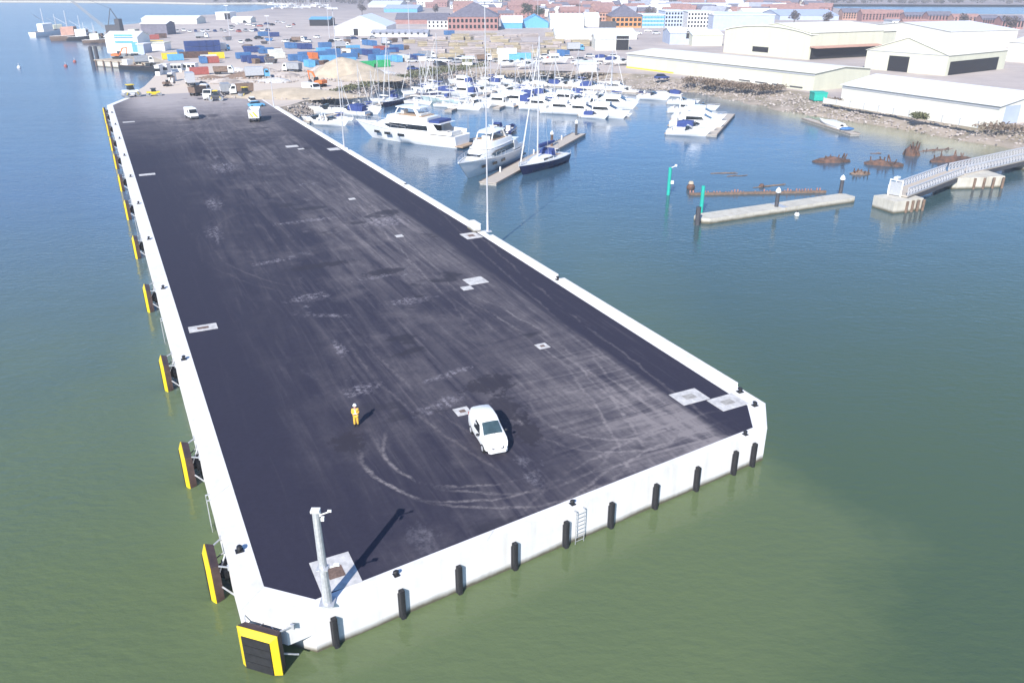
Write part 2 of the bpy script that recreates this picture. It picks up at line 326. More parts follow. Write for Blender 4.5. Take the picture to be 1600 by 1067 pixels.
def water():
    m, nt, b = nodes('harbour_water')
    v = coord(nt)
    b.inputs['Roughness'].default_value = .05; b.inputs['IOR'].default_value = 1.333
    n1 = noise(nt, v, .02, 4, .6); n2 = noise(nt, v, .05, 3, .5)
    c = mixc(nt, ramp(nt, n1, .3, .7), (.102, .136, .056), (.078, .114, .055))
    sep = N(nt, 'ShaderNodeSeparateXYZ'); nt.links.new(v, sep.inputs[0]); X, Y = sep.outputs['X'], sep.outputs['Y']
    # sky reflection painted into the base colour: bluer with distance, paler left of the quay
    far = ramp(nt, math_(nt, 'ADD', math_(nt, 'SUBTRACT', Y, math_(nt, 'MULTIPLY', X, .35)), math_(nt, 'MULTIPLY', n1, 40)), 66, 185)
    lt = ramp(nt, math_(nt, 'ADD', math_(nt, 'MULTIPLY', math_(nt, 'SUBTRACT', X, QO.x), QV.x), math_(nt, 'MULTIPLY', math_(nt, 'SUBTRACT', Y, QO.y), QV.y)), 18, 0)
    c = mixc(nt, math_(nt, 'MULTIPLY', math_(nt, 'SUBTRACT', 1, lt), ramp(nt, X, 12, 24)), c, (.064, .098, .054))
    c = mixc(nt, far, c, mixc(nt, lt, (.036, .086, .150), (.068, .116, .185)))
    silt_c = (.116, .150, .072)
    def side(p0, p1):
        d_ = (p1 - p0).normalized()
        return math_(nt, 'ADD', math_(nt, 'MULTIPLY', math_(nt, 'SUBTRACT', X, p0.x), -d_.y), math_(nt, 'MULTIPLY', math_(nt, 'SUBTRACT', Y, p0.y), d_.x))
    wob = math_(nt, 'MULTIPLY', math_(nt, 'SUBTRACT', noise(nt, v, .16, 6, .65), .5), 9)
    s1 = ramp(nt, math_(nt, 'ADD', side(at(1190, 712), at(1430, 835)), wob), 1.2, -2.2)
    s2 = ramp(nt, math_(nt, 'ADD', side(at(1420, 820), at(1330, 990)), wob), 2.2, -3.0)
    c = mixc(nt, math_(nt, 'MULTIPLY', math_(nt, 'MULTIPLY', math_(nt, 'MULTIPLY', s1, s2), ramp(nt, X, -14, -6)), .6), c, silt_c)
    s3 = ramp(nt, math_(nt, 'ADD', side(at(-80, 720), at(215, 530)), wob), .6, -2.5)
    s3 = math_(nt, 'MULTIPLY', s3, math_(nt, 'MULTIPLY', ramp(nt, X, 5, -10), ramp(nt, Y, 78, 60)))
    c = mixc(nt, math_(nt, 'MULTIPLY', s3, .35), c, silt_c)
    # silty shallows along the right bank
    a = at(1085, 158); e = at(1580, 250); d = (e - a); d.normalize(); nx, ny = d.y, -d.x
    if nx * -1 + ny * -1 < 0: nx, ny = -nx, -ny
    dist = math_(nt, 'ADD', math_(nt, 'MULTIPLY', math_(nt, 'SUBTRACT', X, a.x), nx), math_(nt, 'MULTIPLY', math_(nt, 'SUBTRACT', Y, a.y), ny))
    dist = math_(nt, 'ADD', dist, math_(nt, 'MULTIPLY', math_(nt, 'SUBTRACT', n2, .5), 22))
    band = math_(nt, 'MULTIPLY', ramp(nt, dist, 13, -4), ramp(nt, X, a.x - 4, a.x + 25))
    band = math_(nt, 'MULTIPLY', band, ramp(nt, Y, 420, 330))
    c = mixc(nt, math_(nt, 'MULTIPLY', band, .9), c, (.27, .255, .15))
    nt.links.new(c, b.inputs['Base Color'])
    w1 = noise(nt, v, .9, 3, .5, (1, 1.8, 1)); w2 = noise(nt, v, .16, 3, .5, (1, 1.6, 1)); w3 = noise(nt, v, 3.2, 2, .5)
    gust = ramp(nt, noise(nt, v, .012, 3, .5, (1, 2.2, 1)), .35, .65)
    h = math_(nt, 'ADD', math_(nt, 'MULTIPLY', w1, math_(nt, 'ADD', math_(nt, 'MULTIPLY', gust, .17), .10)), math_(nt, 'MULTIPLY', w2, .22))
    h = math_(nt, 'ADD', h, math_(nt, 'MULTIPLY', w3, .03))
    # open channel side of the quay is choppier than the sheltered marina
    ov = math_(nt, 'ADD', math_(nt, 'MULTIPLY', math_(nt, 'SUBTRACT', X, QO.x), QV.x), math_(nt, 'MULTIPLY', math_(nt, 'SUBTRACT', Y, QO.y), QV.y))
    chop = math_(nt, 'MAXIMUM', ramp(nt, ov, 0, -8), ramp(nt, Y, 600, 800))
    nt.links.new(math_(nt, 'ADD', math_(nt, 'MULTIPLY', chop, .16), .05), b.inputs['Roughness'])
    h = math_(nt, 'MULTIPLY', h, math_(nt, 'ADD', math_(nt, 'MULTIPLY', chop, .8), 1))
    bp = N(nt, 'ShaderNodeBump', Strength=.55, Distance=.5); nt.links.new(h, bp.inputs['Height']); nt.links.new(bp.outputs[0], b.inputs['Normal'])
    return m
M['water'] = water()

def land():
    m, nt, b = nodes('yard_ground'); b.inputs['Roughness'].default_value = .95
    v = coord(nt)
    n1 = noise(nt, v, .03, 6, .62); n2 = noise(nt, v, .25, 5, .6); n3 = noise(nt, v, .008, 4, .5)
    c = mixc(nt, ramp(nt, n1, .35, .65), (.49, .42, .375), (.36, .305, .28))
    c = mixc(nt, math_(nt, 'MULTIPLY', ramp(nt, n2, .5, .75), .5), c, (.52, .47, .42))
    sep = N(nt, 'ShaderNodeSeparateXYZ'); nt.links.new(v, sep.inputs[0])
    # pale crushed stone right behind the new quay
    p = at(385, 130, L)
    dx = math_(nt, 'MULTIPLY', math_(nt, 'SUBTRACT', sep.outputs['X'], p.x), .8); dy = math_(nt, 'MULTIPLY', math_(nt, 'SUBTRACT', sep.outputs['Y'], p.y), .9)
    r = math_(nt, 'SQRT', math_(nt, 'ADD', math_(nt, 'MULTIPLY', dx, dx), math_(nt, 'MULTIPLY', dy, dy)))
    r = math_(nt, 'ADD', r, math_(nt, 'MULTIPLY', math_(nt, 'SUBTRACT', n2, .5), 25))
    c = mixc(nt, ramp(nt, r, 85, 38), c, (.55, .465, .385))
    far = ramp(nt, sep.outputs['Y'], 700, 1300)
    c = mixc(nt, far, c, mixc(nt, ramp(nt, noise(nt, v, .02, 5, .6), .4, .6), (.20, .16, .15), (.30, .24, .22)))
    nt.links.new(c, b.inputs['Base Color'])
    return m
M['land'] = land()
M['hill'] = mat('wooded_hillside', (.13, .12, .13), .95, .2, .02, c2=(.20, .17, .16))
M['bank'] = mat('bank_earth', (.36, .30, .25), .95, .2, .15, c2=(.20, .17, .12), bump=.4)
def rot2(v): return math.atan2(v.y, v.x)
# ------------------------------------------------------------------ setting: water, land, banks, hills
w = MB().poly([(-5200, -300, 0), (5200, -300, 0), (5200, 5200, 0), (-5200, 5200, 0)])
tag(w.build('water', M['water']), kind='structure')
QE = 231.0                                     # where the asphalt gives way to the yard
TOP = [(430, 169), (452, 165), (500, 150), (534, 139), (589, 128), (637, 115), (712, 106), (800, 110), (900, 112), (963, 115), (1026, 117), (1081, 126), (1153, 130),
       (1256, 144), (1313, 156), (1420, 175), (1520, 188), (1600, 197), (1720, 214)]
WL = [(455, 184), (478, 181), (505, 167), (555, 152), (585, 145), (637, 134), (690, 124), (745, 122), (825, 121), (900, 122), (978, 141), (1030, 142), (1075, 145), (1125, 157),
      (1212, 174), (1317, 190), (1430, 208), (1508, 225), (1740, 252)]
top_w = [at(x, y, L) for x, y in TOP]
wl_w = [at(x, y, 0) for x, y in WL]
far_side = [Vector((760, 330, L)), Vector((1500, 900, L)), at(1720, 23, L), at(1430, 22.3, L), at(1335, 17, L), at(1292, 11, L), at(1268, 8.6, L), at(1300, 7.2, L), at(1450, 7.6, L), at(1700, 8.4, L),
            Vector((5100, 5100, L)), Vector((-5100, 5100, L)), at(-400, 1.6, L), at(0, 1.8, L), at(110, 2.2, L), at(240, 3.4, L), at(320, 5.0, L), at(400, 4.4, L), at(465, 6.0, L),
            at(455, 9, L), at(425, 12.5, L), at(395, 17.5, L), at(350, 22, L), at(300, 25, L), at(232, 29, L), at(216, 37, L), at(168, 42, L), at(163, 55, L), at(170, 68, L), at(228, 84, L), at(256, 96, L),
            at(250, 108, L), at(240, 121, L), at(226, 135, L), at(203, 149, L)]
pl = top_w + far_side + [q(227.0, 5.0), q(227.0, 40.6)]
me_l = MB(); tris = tessellate_polygon([[Vector((p.x, p.y, 0)) for p in pl]])
me_l.add([(p.x, p.y, L - .01) for p in pl], [tuple(t) for t in tris])
tag(me_l.build('ground', M['land']), kind='structure')
# quay apron edge of the land on the harbour side (vertical sheet wall)
mw = MB()
for i in range(len(top_w) + 10, len(pl) - 2):
    a, b = pl[i], pl[i+1]
    mw.add([(a.x, a.y, L - .02), (b.x, b.y, L - .02), (b.x, b.y, -1), (a.x, a.y, -1)], [(0, 1, 2, 3)])
tag(mw.build('shore', M['conc2']), kind='structure')
# sloping rock bank, subdivided and roughened
random.seed(3)
def lerp(a, b, t): return a + (b - a) * t
rings = []
S = 6
for i in range(len(top_w) - 1):
    n = max(2, int((top_w[i+1] - top_w[i]).length / 2.5))
    for k in range(n):
        t = k / n; a = lerp(top_w[i], top_w[i+1], t); b = lerp(wl_w[i], wl_w[i+1], t)
        out = (b - a); out.z = 0; out.normalize()
        b2 = b + out * 2.5; b2.z = -1.0
        ring = []
        for j in range(S + 1):
            p = lerp(a, b2, j / S)
            if 0 < j < S: p = p + Vector((random.uniform(-.4, .4), random.uniform(-.4, .4), random.uniform(-.3, .35)))
            if j == 0: p.z = L + .05
            ring.append(p)
        rings.append(ring)
tag(MB().loft(rings, closed=False, cap=False).build('bank', M['bank']), kind='structure')
rk = MB()
def rock(mb, c, s):
    n = 6; rr = []
    for zz, k in ((-.5, .7), (.1, 1.0), (.6, .6)):
        rr.append([(c.x + s*k*random.uniform(.7, 1.2)*math.cos(2*math.pi*j/n), c.y + s*k*random.uniform(.7, 1.2)*math.sin(2*math.pi*j/n), c.z + s*zz*random.uniform(.7, 1.1)) for j in range(n)])
    mb.loft(rr)
for r_ in rings:
    for _ in range(30):
        t = random.betavariate(1.6, 1.5)
        rock(rk, lerp(r_[0], r_[-1], .08 + .76*t) + Vector((random.uniform(-1.3, 1.3), random.uniform(-1.3, 1.3), .1)), random.uniform(.14, .46))
tag(rk.build('rock_armour', M['rock']), 'pale boulders tipped along the marina bank', 'rocks', kind='stuff')
# weeds and grass on the bank top (leaf-sized faces)
def leaf_cloud(mb, c, rx, ry, rz, n, s):
    for _ in range(n):
        while True:
            x, y, z = (random.uniform(-1, 1) for _ in range(3))
            if x*x + y*y + z*z < 1: break
        p = Vector((c[0] + x*rx, c[1] + y*ry, c[2] + z*rz)); d = Vector((random.uniform(-1, 1), random.uniform(-1, 1), random.uniform(-1, 1))).normalized()
        e = d.orthogonal().normalized() * s * random.uniform(.6, 1.3); f = d.cross(e)
        mb.add([p - e, p + f*.7, p + e, p - f*.7], [(0, 1, 2, 3)])
gw = MB()
for (x0, y0, x1, y1, n) in ((505, 148, 590, 127, 60), (590, 127, 730, 105, 150), (640, 113, 760, 102, 120)):
    for _ in range(n):
        t = random.random(); p = at(x0 + (x1-x0)*t, y0 + (y1-y0)*t + random.uniform(-4, 3), L)
        leaf_cloud(gw, (p.x, p.y, L + .1), 1.6, 1.6, .35, 14, .35)
tag(gw.build('grass', M['leaf']), 'rough green grass along the marina bank top', 'grass', kind='stuff')
# distant wooded hills
random.seed(11)
def hill(x0, x1, y0, hmax, seed, name='hills'):
    random.seed(seed); nx, ny = 60, 8; vs = []; fs = []
    ph = [random.uniform(0, 6) for _ in range(4)]
    for j in range(ny + 1):
        for i in range(nx + 1):
            t = i / nx; s = j / ny
            e = min(1, t * 6, (1 - t) * 6)
            z = hmax * math.sin(math.pi * min(1, s * .75)) * (.6 + .25*math.sin(t*9 + ph[0]) + .15*math.sin(t*23 + ph[1])) * e
            vs.append((x0 + (x1-x0)*t, y0 + s * 900, L - .3 + z + random.uniform(0, 1.2)))
    for j in range(ny):
        for i in range(nx):
            a = j*(nx+1) + i; fs.append((a, a+1, a+nx+2, a+nx+1))
    tag(MB().add(vs, fs).build(name, M['hill'], smooth=True), kind='structure')
hill(-3200, -300, 1900, 30, 1); hill(-500, 3300, 2500, 34, 2); hill(500, 3600, 1750, 24, 5)
# far town greenery reads as one mass
tl = MB()
random.seed(5)
for _ in range(420):
    px = random.choice([random.uniform(330, 720), random.uniform(740, 1310), random.uniform(950, 1600)])
    py = random.uniform(1.2, 7.5) if px < 1290 else random.uniform(2.5, 6.5)
    if px < 470 and py > 5: py = 4
    p = at(px, py, L); h = random.uniform(4, 8)
    leaf_cloud(tl, (p.x, p.y, L + h*.6), h*.8, h*.8, h*.6, 26, 1.6)
tag(tl.build('distant_woods', M['treebark']), 'bare brown woods along the far shore', 'woods', kind='stuff')
# ------------------------------------------------------------------ the quay
OUT = [(.85, 0), (-1.15, 1.9), (2.8, 38.5), (5.8, 41.1), (60, 41.1), (189.5, 40.4), (231, 40.4), (231, 5.6), (227.6, 5.5), (213, 0)]
IN = [(2.2, 1.45), (-.1, 3.75), (3.35, 37.6), (6.2, 39.6), (60, 40.15), (189.5, 39.5), (QE, 39.5), (QE, 6.9), (226.8, 6.7), (212.4, 1.45)]
quay = thing('quay', 'long concrete quay with white capping edge round a dark asphalt deck', 'quay', QO, QA)
qp = [(v, u) for u, v in OUT]
MB().prism([(0, 2.35), (3.35, -1.0)] + qp[2:], -3, 1.3).prism(qp, 1.301, L - .012).build('quay_wall', M['conc'], quay)
cap = MB(); n = len(OUT)
for i in list(range(0, 5)) + [8, 9]:
    j = (i + 1) % n
    a, b, c, d = OUT[i], OUT[j], IN[j], IN[i]
    segs = max(1, int(math.hypot(b[0]-a[0], b[1]-a[1]) / 11))
    for s in range(segs):          # cast in bays with a thin joint between
        t0, t1 = s / segs, (s + 1) / segs
        g = .012 / max(1e-3, math.hypot(b[0]-a[0], b[1]-a[1]))
        if segs > 1: t0 += g; t1 -= g
        f = lambda p, r_, t: (p[1] + (r_[1]-p[1])*t, p[0] + (r_[0]-p[0])*t)
        cap.prism([f(a, b, t0), f(a, b, t1), f(d, c, t1), f(d, c, t0)], L - .011, L + .02)
cap.build('capping_beam', M['conc'], quay)
asp = MB(); asp.poly([(v, u, L + .006) for u, v in IN])
asp = asp.build('deck_surface', M['asphalt'], quay)
# raised kerb along the right edge with gaps at bollards and ladders
for u0, u1 in ((9.0, 37.6), (38.9, 56.2), (61.5, 88), (89.2, 121), (122.6, 155), (156, 188)):
    n = max(1, int((u1-u0)/6))
    vo = lambda u: 41.1 if u < 60 else 41.1 - .7*(u-60)/129.5
    for k in range(n):
        a, b = u0 + (u1-u0)*k/n + .02, u0 + (u1-u0)*(k+1)/n - .02
        MB().prism([(vo(a)-.72, a), (vo(a)-.03, a), (vo(b)-.03, b), (vo(b)-.72, b)], L + .021, L + .38).build('kerb_block', M['conc'], quay)
# concrete pads with steel covers set in the asphalt
pads = [(41.7, 3.2, 2.6, 1.5, 'pale concrete pad with brown cover near the left coping', 1), (42.0, 32.2, 2.3, 2.1, 'blank white concrete square beside a smaller one on asphalt', 0),
        (40.3, 30.4, 1.2, 1.1, 'small white concrete slab touching the larger blank square', 0), (23.3, 30.5, 1.1, 1.1, 'small white manhole surround alone right of the dusty lane', 1),
        (15.4, 19.1, 1.2, 1.2, 'small white manhole surround just behind the parked van', 1), (9.4, 36.4, 2.6, 2.0, 'large white pad with grey cover, further in from right corner', 2),
        (7.3, 38.55, 2.6, 2.0, 'large white pad with grey cover touching the right corner coping', 2), (1.55, 5.3, 2.3, 2.9, 'white pad with brown cover at foot of the near mast', 1),
        (62.2, 30.3, 1.0, 1.0, 'small pale slab left of the tall middle light mast', 0), (84.1, 30.3, 1.0, 1.0, 'small pale slab midway along the dusty part of the deck', 0),
        (116.6, 3.4, 2.6, 1.4, 'pale pad near left coping, middle one of three there', 0), (131.4, 31.6, 2.4, 2.0, 'pale pad well left of the second light mast', 0),
        (127.8, 32.6, 1.2, 1.2, 'small slab just in front of the pad left of second mast', 0), (124.7, 38.4, 2.2, 2.4, 'white pad against right coping by the second light mast', 0),
        (58.1, 38.8, 2.2, 2.6, 'white pad against right coping by the tall middle mast', 1), (179.7, 3.7, 2.6, 1.4, 'pale pad near left coping at the far end', 0)]
for i, (u, v, a, b, lab, cov) in enumerate(pads):
    t = thing('concrete_pad', lab, 'concrete pad', q(u, v, L + .01), QA + random.uniform(-.02, .02), 'concrete pads in the asphalt')
    MB().b2(-a/2, a/2, -b/2, b/2, -.003, .022).build('surround', M['slab'], t)
    if cov: MB().b2(-a*.2, a*.2, -b*.17, b*.17, .02, .034).build('cover', M['grate'] if cov == 1 else M['float'], t)
# bollards
def bollard_proto():
    t = thing('bollard', '', 'bollard')
    MB().box(0, 0, .05, .9, .8, .1).tube((0, 0, .1), (0, 0, .42), .24, .2, 12).build('base', M['black'], t)
    MB().loft([[(x + .27*r_*math.cos(k*math.pi/6) , .36*r_*math.sin(k*math.pi/6), z) for k in range(12)] for x, r_, z in ((0, .8, .38), (-.02, 1.15, .5), (-.05, 1.2, .6), (-.05, .8, .72), (-.05, .2, .75))]).build('head', M['black'], t, smooth=True)
    return Proto(t)
bp_ = bollard_proto()
lu = [5.9, 35.0, 55.0] + [55 + 20.3*k for k in range(1, 8)]
for i, u in enumerate(lu):
    bp_.put(q(u, .75, L + .02), QA + math.pi, f'black mooring bollard, {nth(i)} along the left coping from the near corner', 'mooring bollards on the left coping', .52)
for i, (u, w_) in enumerate(((8.2, 'beside the near right corner'), (38.2, 'in the kerb gap right of the blank white square'), (88.6, 'in the kerb gap beyond the middle mast'), (155.4, 'in the kerb gap beyond the second mast'))):
    bp_.put(q(u, 40.6, L + .02), QA, f'black mooring bollard {w_}', 'mooring bollards on the right coping', .56)
for i, v in enumerate((8.3, 20.6, 36.4)):
    u = -.75 + 3.8*(v-3.3)/35.2
    bp_.put(q(u, v, L + .02), QA - 1.5, f'small mooring cleat on the front coping, {nth(i)} from the near mast', 'small cleats on the front coping', .42)
bp_.put(q(5.9, 40.1, L + .02), QA, 'small mooring cleat on the right corner coping', 'small cleats on the front coping', .5)
# vertical rubber fenders on the front wall
def wallu(v): return -1.0 + 3.8*(v-3.3)/35.2
fa = math.atan2(3.8, 35.2)
ft = thing('rubber_fender', '', 'fender')
MB().prism([(-.15, 0), (-.15, -.30), (-.11, -.34), (.11, -.34), (.15, -.30), (.15, 0)], -.5, 1.85).build('fender_pile', M['rubber'], ft, bevel=.03)
MB().b2(-.2, .2, -.05, .0, -.3, 1.6).build('back_plate', M['dgrey'], ft)
fp = Proto(ft)
for i, v in enumerate((4.4, 8.4, 12.1, 16.0, 19.9, 23.6, 27.5, 31.4, 35.2, 37.2)):
    fp.put(q(wallu(v), v, .15), QA + fa, f'black vertical rubber fender on the front quay wall, {nth(i)} from the near corner', 'rubber fenders on the front wall')
# ladders
def ladder(u, v, rz, lab, h=2.6):
    t = thing('quay_ladder', lab, 'ladder', q(u, v, 0), rz, 'steel ladders on the quay walls')
    rails = MB(); rungs = MB()
    for s in (-.34, .34):
        rails.bar((s, -.28, -.4), (s, -.28, L - .25), .035); rails.bar((s, -.28, L - .3), (s, 0, L - .3), .07)
    for k in range(9): rungs.bar((-.32, -.28, -.1 + .3*k), (.32, -.28, -.1 + .3*k), .026)
    rails.build('rail', M['steel'], t); rungs.build('rungs', M['steel'], t)
ladder(wallu(20.9), 20.9, QA + fa, 'galvanised ladder on the front wall beside a rubber fender')
for i, u in enumerate((12.8, 46.5, 88)):
    ladder(u, 0, QA - math.pi/2, f'galvanised ladder down the left quay wall, {nth(i)} from the near corner')
# yellow fender panels hung off the left wall
def fender_panel():
    t = thing('fender_panel', '', 'fender panel')         # local -y faces the water, x along the wall, z=0 water
    W, Hh, D = 1.2, 1.3, -1.02
    zc = 1.28
    def ringr(wx, z0, z1, y): return [(-wx, y, z0), (wx, y, z0), (wx, y, z1), (-wx, y, z1)]
    MB().loft([ringr(W, zc-Hh, zc+Hh, D), ringr(W, zc-Hh, zc+Hh, D+.12), ringr(W-.12, zc-Hh+.1, zc+Hh-.1, D+.5)]).build('steel_frame', M['fframe'], t)
    y = MB()
    ch = .34
    y.loft([ringr(W+.02, zc-Hh-.02, zc+Hh+.02, D+.03), ringr(W+.02, zc-Hh-.02, zc+Hh+.02, D-.02), ringr(W-ch, zc-Hh+.05, zc+Hh-ch, D-.22)], cap=False)
    y.build('yellow_surround', M['yellow'], t)
    for k in range(4):
        h = (2*Hh - ch - .05) / 4; z0 = zc - Hh + .05 + h*k
        MB().b2(-W+ch+.02, W-ch-.02, D-.27, D-.16, z0 + .015, z0 + h - .015).build('face_pad', M['rubber'], t)
    MB().tube((0, D+.3, zc), (0, -.25, zc), .34, .5, 12).tube((0, -.3, zc), (0, 0, zc), .62, .62, 12).build('rubber_cone', M['rubber'], t)
    for s in (-1, 1):
        c = MB().bar((s*.9, D+.3, zc+Hh-.15), (s*1.5, 0, L-.3), .07).bar((s*.9, D+.3, zc+.2), (s*.1, 0, zc+1.2), .07).bar((s*.9, D+.3, zc-.2), (s*1.6, 0, .55), .07)
        c.build('chain', M['steel'], t)
        MB().box(s*1.5, -.05, L-.3, .22, .1, .3).build('bracket', M['steel'], t)
    return Proto(t)
pp = fender_panel()
fus = [6.6, 19.6, 36.2, 57.0, 77.8, 98.8] + [98.8 + 20.3*k for k in range(1, 6)] + [210]
for i, u in enumerate(fus):
    pp.put(q(u, 0, 0), QA - math.pi/2, f'yellow framed fender panel off the left quay wall, {nth(i)} from the near corner', 'fender panels along the left wall')
ca = math.atan2(-1.0, 3.3)
pp.put(q(-.2, 1.2, .1), QA - math.pi/4, 'black faced yellow framed fender panel across the near chamfered corner', 'fender panels along the left wall')
# ------------------------------------------------------------------ masts
def camera_mast():
    p = at(512, 942, L); t = thing('camera_mast', 'short thick grey mast with cameras at the near quay corner', 'mast', (p.x, p.y, L + .02), 0)
    MB().box(0, 0, .05, .8, .8, .1).tube((0, 0, .1), (0, 0, 1.1), .27, .25, 12).build('base', M['steel'], t)
    MB().tube((0, 0, 1.1), (-.05, 0, 5.95), .235, .19, 12).build('pole', M['steel'], t)
    MB().box(-.05, 0, 6.03, .46, .34, .14).box(.16, 0, 5.85, .1, .1, .3).build('head', M['white'], t)
    MB().bar((0, 0, 5.7), (.7, 0, 5.98), .05).box(.66, 0, 6.0, .2, .1, .1).box(.3, -.1, 5.6, .16, .2, .18).build('camera', M['white'], t)
    MB().bar((.1, 0, 2.3), (.75, 0, 2.55), .05).box(.72, 0, 2.6, .3, .14, .12).build('bracket', M['white'], t)
    MB().box(.0, -.1, 2.45, .6, .5, .08).build('collar', M['steel'], t)
camera_mast()
def light_mast(px, py, h, lab, k=1.0):
    p = at(px, py, L); t = thing('light_mast', lab, 'light mast', (p.x, p.y, L + .02), QA, 'tall light masts')
    MB().box(0, 0, .04, .9, .9, .08).tube((0, 0, .08), (0, 0, 2.6), .30*k, .26*k, 10).build('base', M['alu'], t)
    MB().tube((0, 0, 2.6), (0, 0, h), .2*k, .09*k, 10).build('pole', M['alu'], t)
    MB().tube((-.9, 0, h), (.9, 0, h), .05).build('head_frame', M['steel'], t)
    for s in (-.75, -.25, .25, .75): MB().box(s, -.15, h - .12, .38, .5, .16, rx=.3).build('floodlight', M['white'], t)
light_mast(762, 362, 28.5, 'tall white light mast halfway along the right quay edge', .58)
light_mast(538, 234, 26, 'tall white light mast near the big yacht bow', .55)
light_mast(428, 167, 11, 'slim light mast where the quay meets the shore', .55)
p = q(60.3, 40.2); t = thing('control_cabinet', 'white concrete cabinet beside the tall middle mast', 'cabinet', (p.x, p.y, L + .02), QA)
MB().b2(-.5, .5, -1.1, 1.1, 0, 1.0).build('body', M['conc'], t, bevel=.02); MB().b2(-.55, .55, -1.15, 1.15, 1.0, 1.08).build('lid', M['conc'], t)
# ------------------------------------------------------------------ vehicles (local x forward, z = 0 ground)
def wheel(parent, x, y, r=.32, w=.2, rim=True):
    s = 1 if y > 0 else -1
    t = MB().tube((x, y - w/2, r), (x, y + w/2, r), r, r, 16).build('wheel', M['tyre'], parent, bevel=.03)
    if rim: MB().tube((x, y + s*w*.45, r), (x, y + s*(w*.5 + .012), r), r*.62, r*.55, 12).build('rim', M['alu'], t)
def small_van():
    t = thing('small_van', 'white car-derived van parked facing the front of the quay', 'van')
    S = [  # x, z_low, sill half, belt z, belt half, roof z, roof half
        (-2.02, .42, .66, .98, .70, 1.36, .50), (-1.98, .30, .76, 1.0, .79, 1.62, .58), (-1.80, .26, .80, 1.02, .84, 1.76, .64), (-1.0, .24, .81, 1.03, .855, 1.82, .67), (-.2, .24, .81, 1.03, .86, 1.80, .67),
        (.30, .24, .81, 1.02, .86, 1.68, .64), (.72, .24, .81, 1.0, .855, 1.34, .69), (1.02, .24, .81, .99, .845, 1.07, .72), (1.40, .24, .80, .93, .825, .98, .66), (1.75, .26, .77, .82, .77, .88, .58), (1.98, .30, .68, .66, .68, .72, .48), (2.10, .36, .55, .54, .55, .58, .40)]
    rings = []
    for x, zl, sh, zb, bh, zr, rh in S:
        rings.append([(x, -sh*.8, zl), (x, -sh, zl+.12), (x, -bh, (zl+zb)/2), (x, -bh, zb), (x, -(bh+rh)/2-.03, (zb+zr)/2), (x, -rh, zr-.05), (x, -rh*.72, zr), (x, 0, zr+.02),
                      (x, rh*.72, zr), (x, rh, zr-.05), (x, (bh+rh)/2+.03, (zb+zr)/2), (x, bh, zb), (x, bh, (zl+zb)/2), (x, sh, zl+.12), (x, sh*.8, zl)])
    MB().loft(rings).build('body', M['white'], t, smooth=True)
    g = MB()                                                    # windscreen lies just proud of the sloping shell
    def glass(pts, off):
        n = (Vector(pts[1]) - Vector(pts[0])).cross(Vector(pts[2]) - Vector(pts[0])).normalized()
        if n.dot(Vector(off)) < 0: n = -n
        return [Vector(p) + n*.012 for p in pts]
    rows = [(.34, 1.668, .56), (.53, 1.525, .585), (.72, 1.37, .61), (1.0, 1.10, .66)]
    vs = []
    for x, z, hw in rows:
        for k in (-1, -.6, 0, .6, 1): vs.append((x + .03, hw*k, z + .035 - (.03 if abs(k) == 1 else 0)))
    fs = [(r_*5 + k, r_*5 + k+1, r_*5 + k+6, r_*5 + k+5) for r_ in range(3) for k in range(4)]
    MB().add(vs, fs).build('windscreen', M['glassb'], t, smooth=True)
    for s in (-1, 1):
        MB().poly([(.80, s*.845, 1.06), (.38, s*.735, 1.56), (-.35, s*.745, 1.62), (-.45, s*.875, 1.07)]).build('side_window', M['glass'], t)
        m_ = MB().ball((.78, s*1.0, 1.1), .12, 8, 6, .8).bar((.76, s*.84, 1.05), (.76, s*.98, 1.08), .05).build('mirror', M['black'], t, smooth=True)
        MB().add([(1.80, s*.40, .84), (1.55, s*.72, .91), (1.72, s*.79, .80), (1.97, s*.62, .70), (2.0, s*.42, .70)], [(0, 1, 2, 3, 4)]).build('headlight', M['lamp'], t)
        MB().box(-2.0, s*.72, 1.1, .06, .12, .42).build('tail_light', M['red'], t)
    for x in (-1.28, 1.28):
        for s in (-1, 1): wheel(t, x, s*.76, .31, .2)
    MB().add([(1.99, -.42, .69), (1.99, .42, .69), (2.12, .40, .57), (2.12, -.40, .57)], [(0, 1, 2, 3)]).build('grille', M['dgrey'], t)
    MB().loft([[(2.02, -.66, .30), (2.02, -.66, .48), (2.02, .66, .48), (2.02, .66, .30)], [(2.16, -.5, .30), (2.16, -.5, .46), (2.16, .5, .46), (2.16, .5, .30)]]).build('bumper', M['gel'], t)
    MB().box(2.175, 0, .40, .02, .5, .11).build('number_plate', M['white'], t)
    MB().bar((1.04, -.5, 1.10), (.78, .02, 1.36), .022).bar((1.04, .1, 1.12), (.80, .5, 1.33), .022).build('wiper', M['black'], t)
    MB().box(.15, 0, 1.25, .5, 1.1, .25).box(.2, -.35, 1.2, .15, .45, .6).box(.2, .35, 1.2, .15, .45, .6).build('dashboard', M['grey'], t)
    return t
sv = small_van()
a, b = at(750, 668, L), at(783, 706, L)
sv.scale = (1.08,)*3
sv.location = (-1.72, 50.0, L + .006); sv.rotation_euler = (0, 0, math.atan2(-3.55, 1.28))
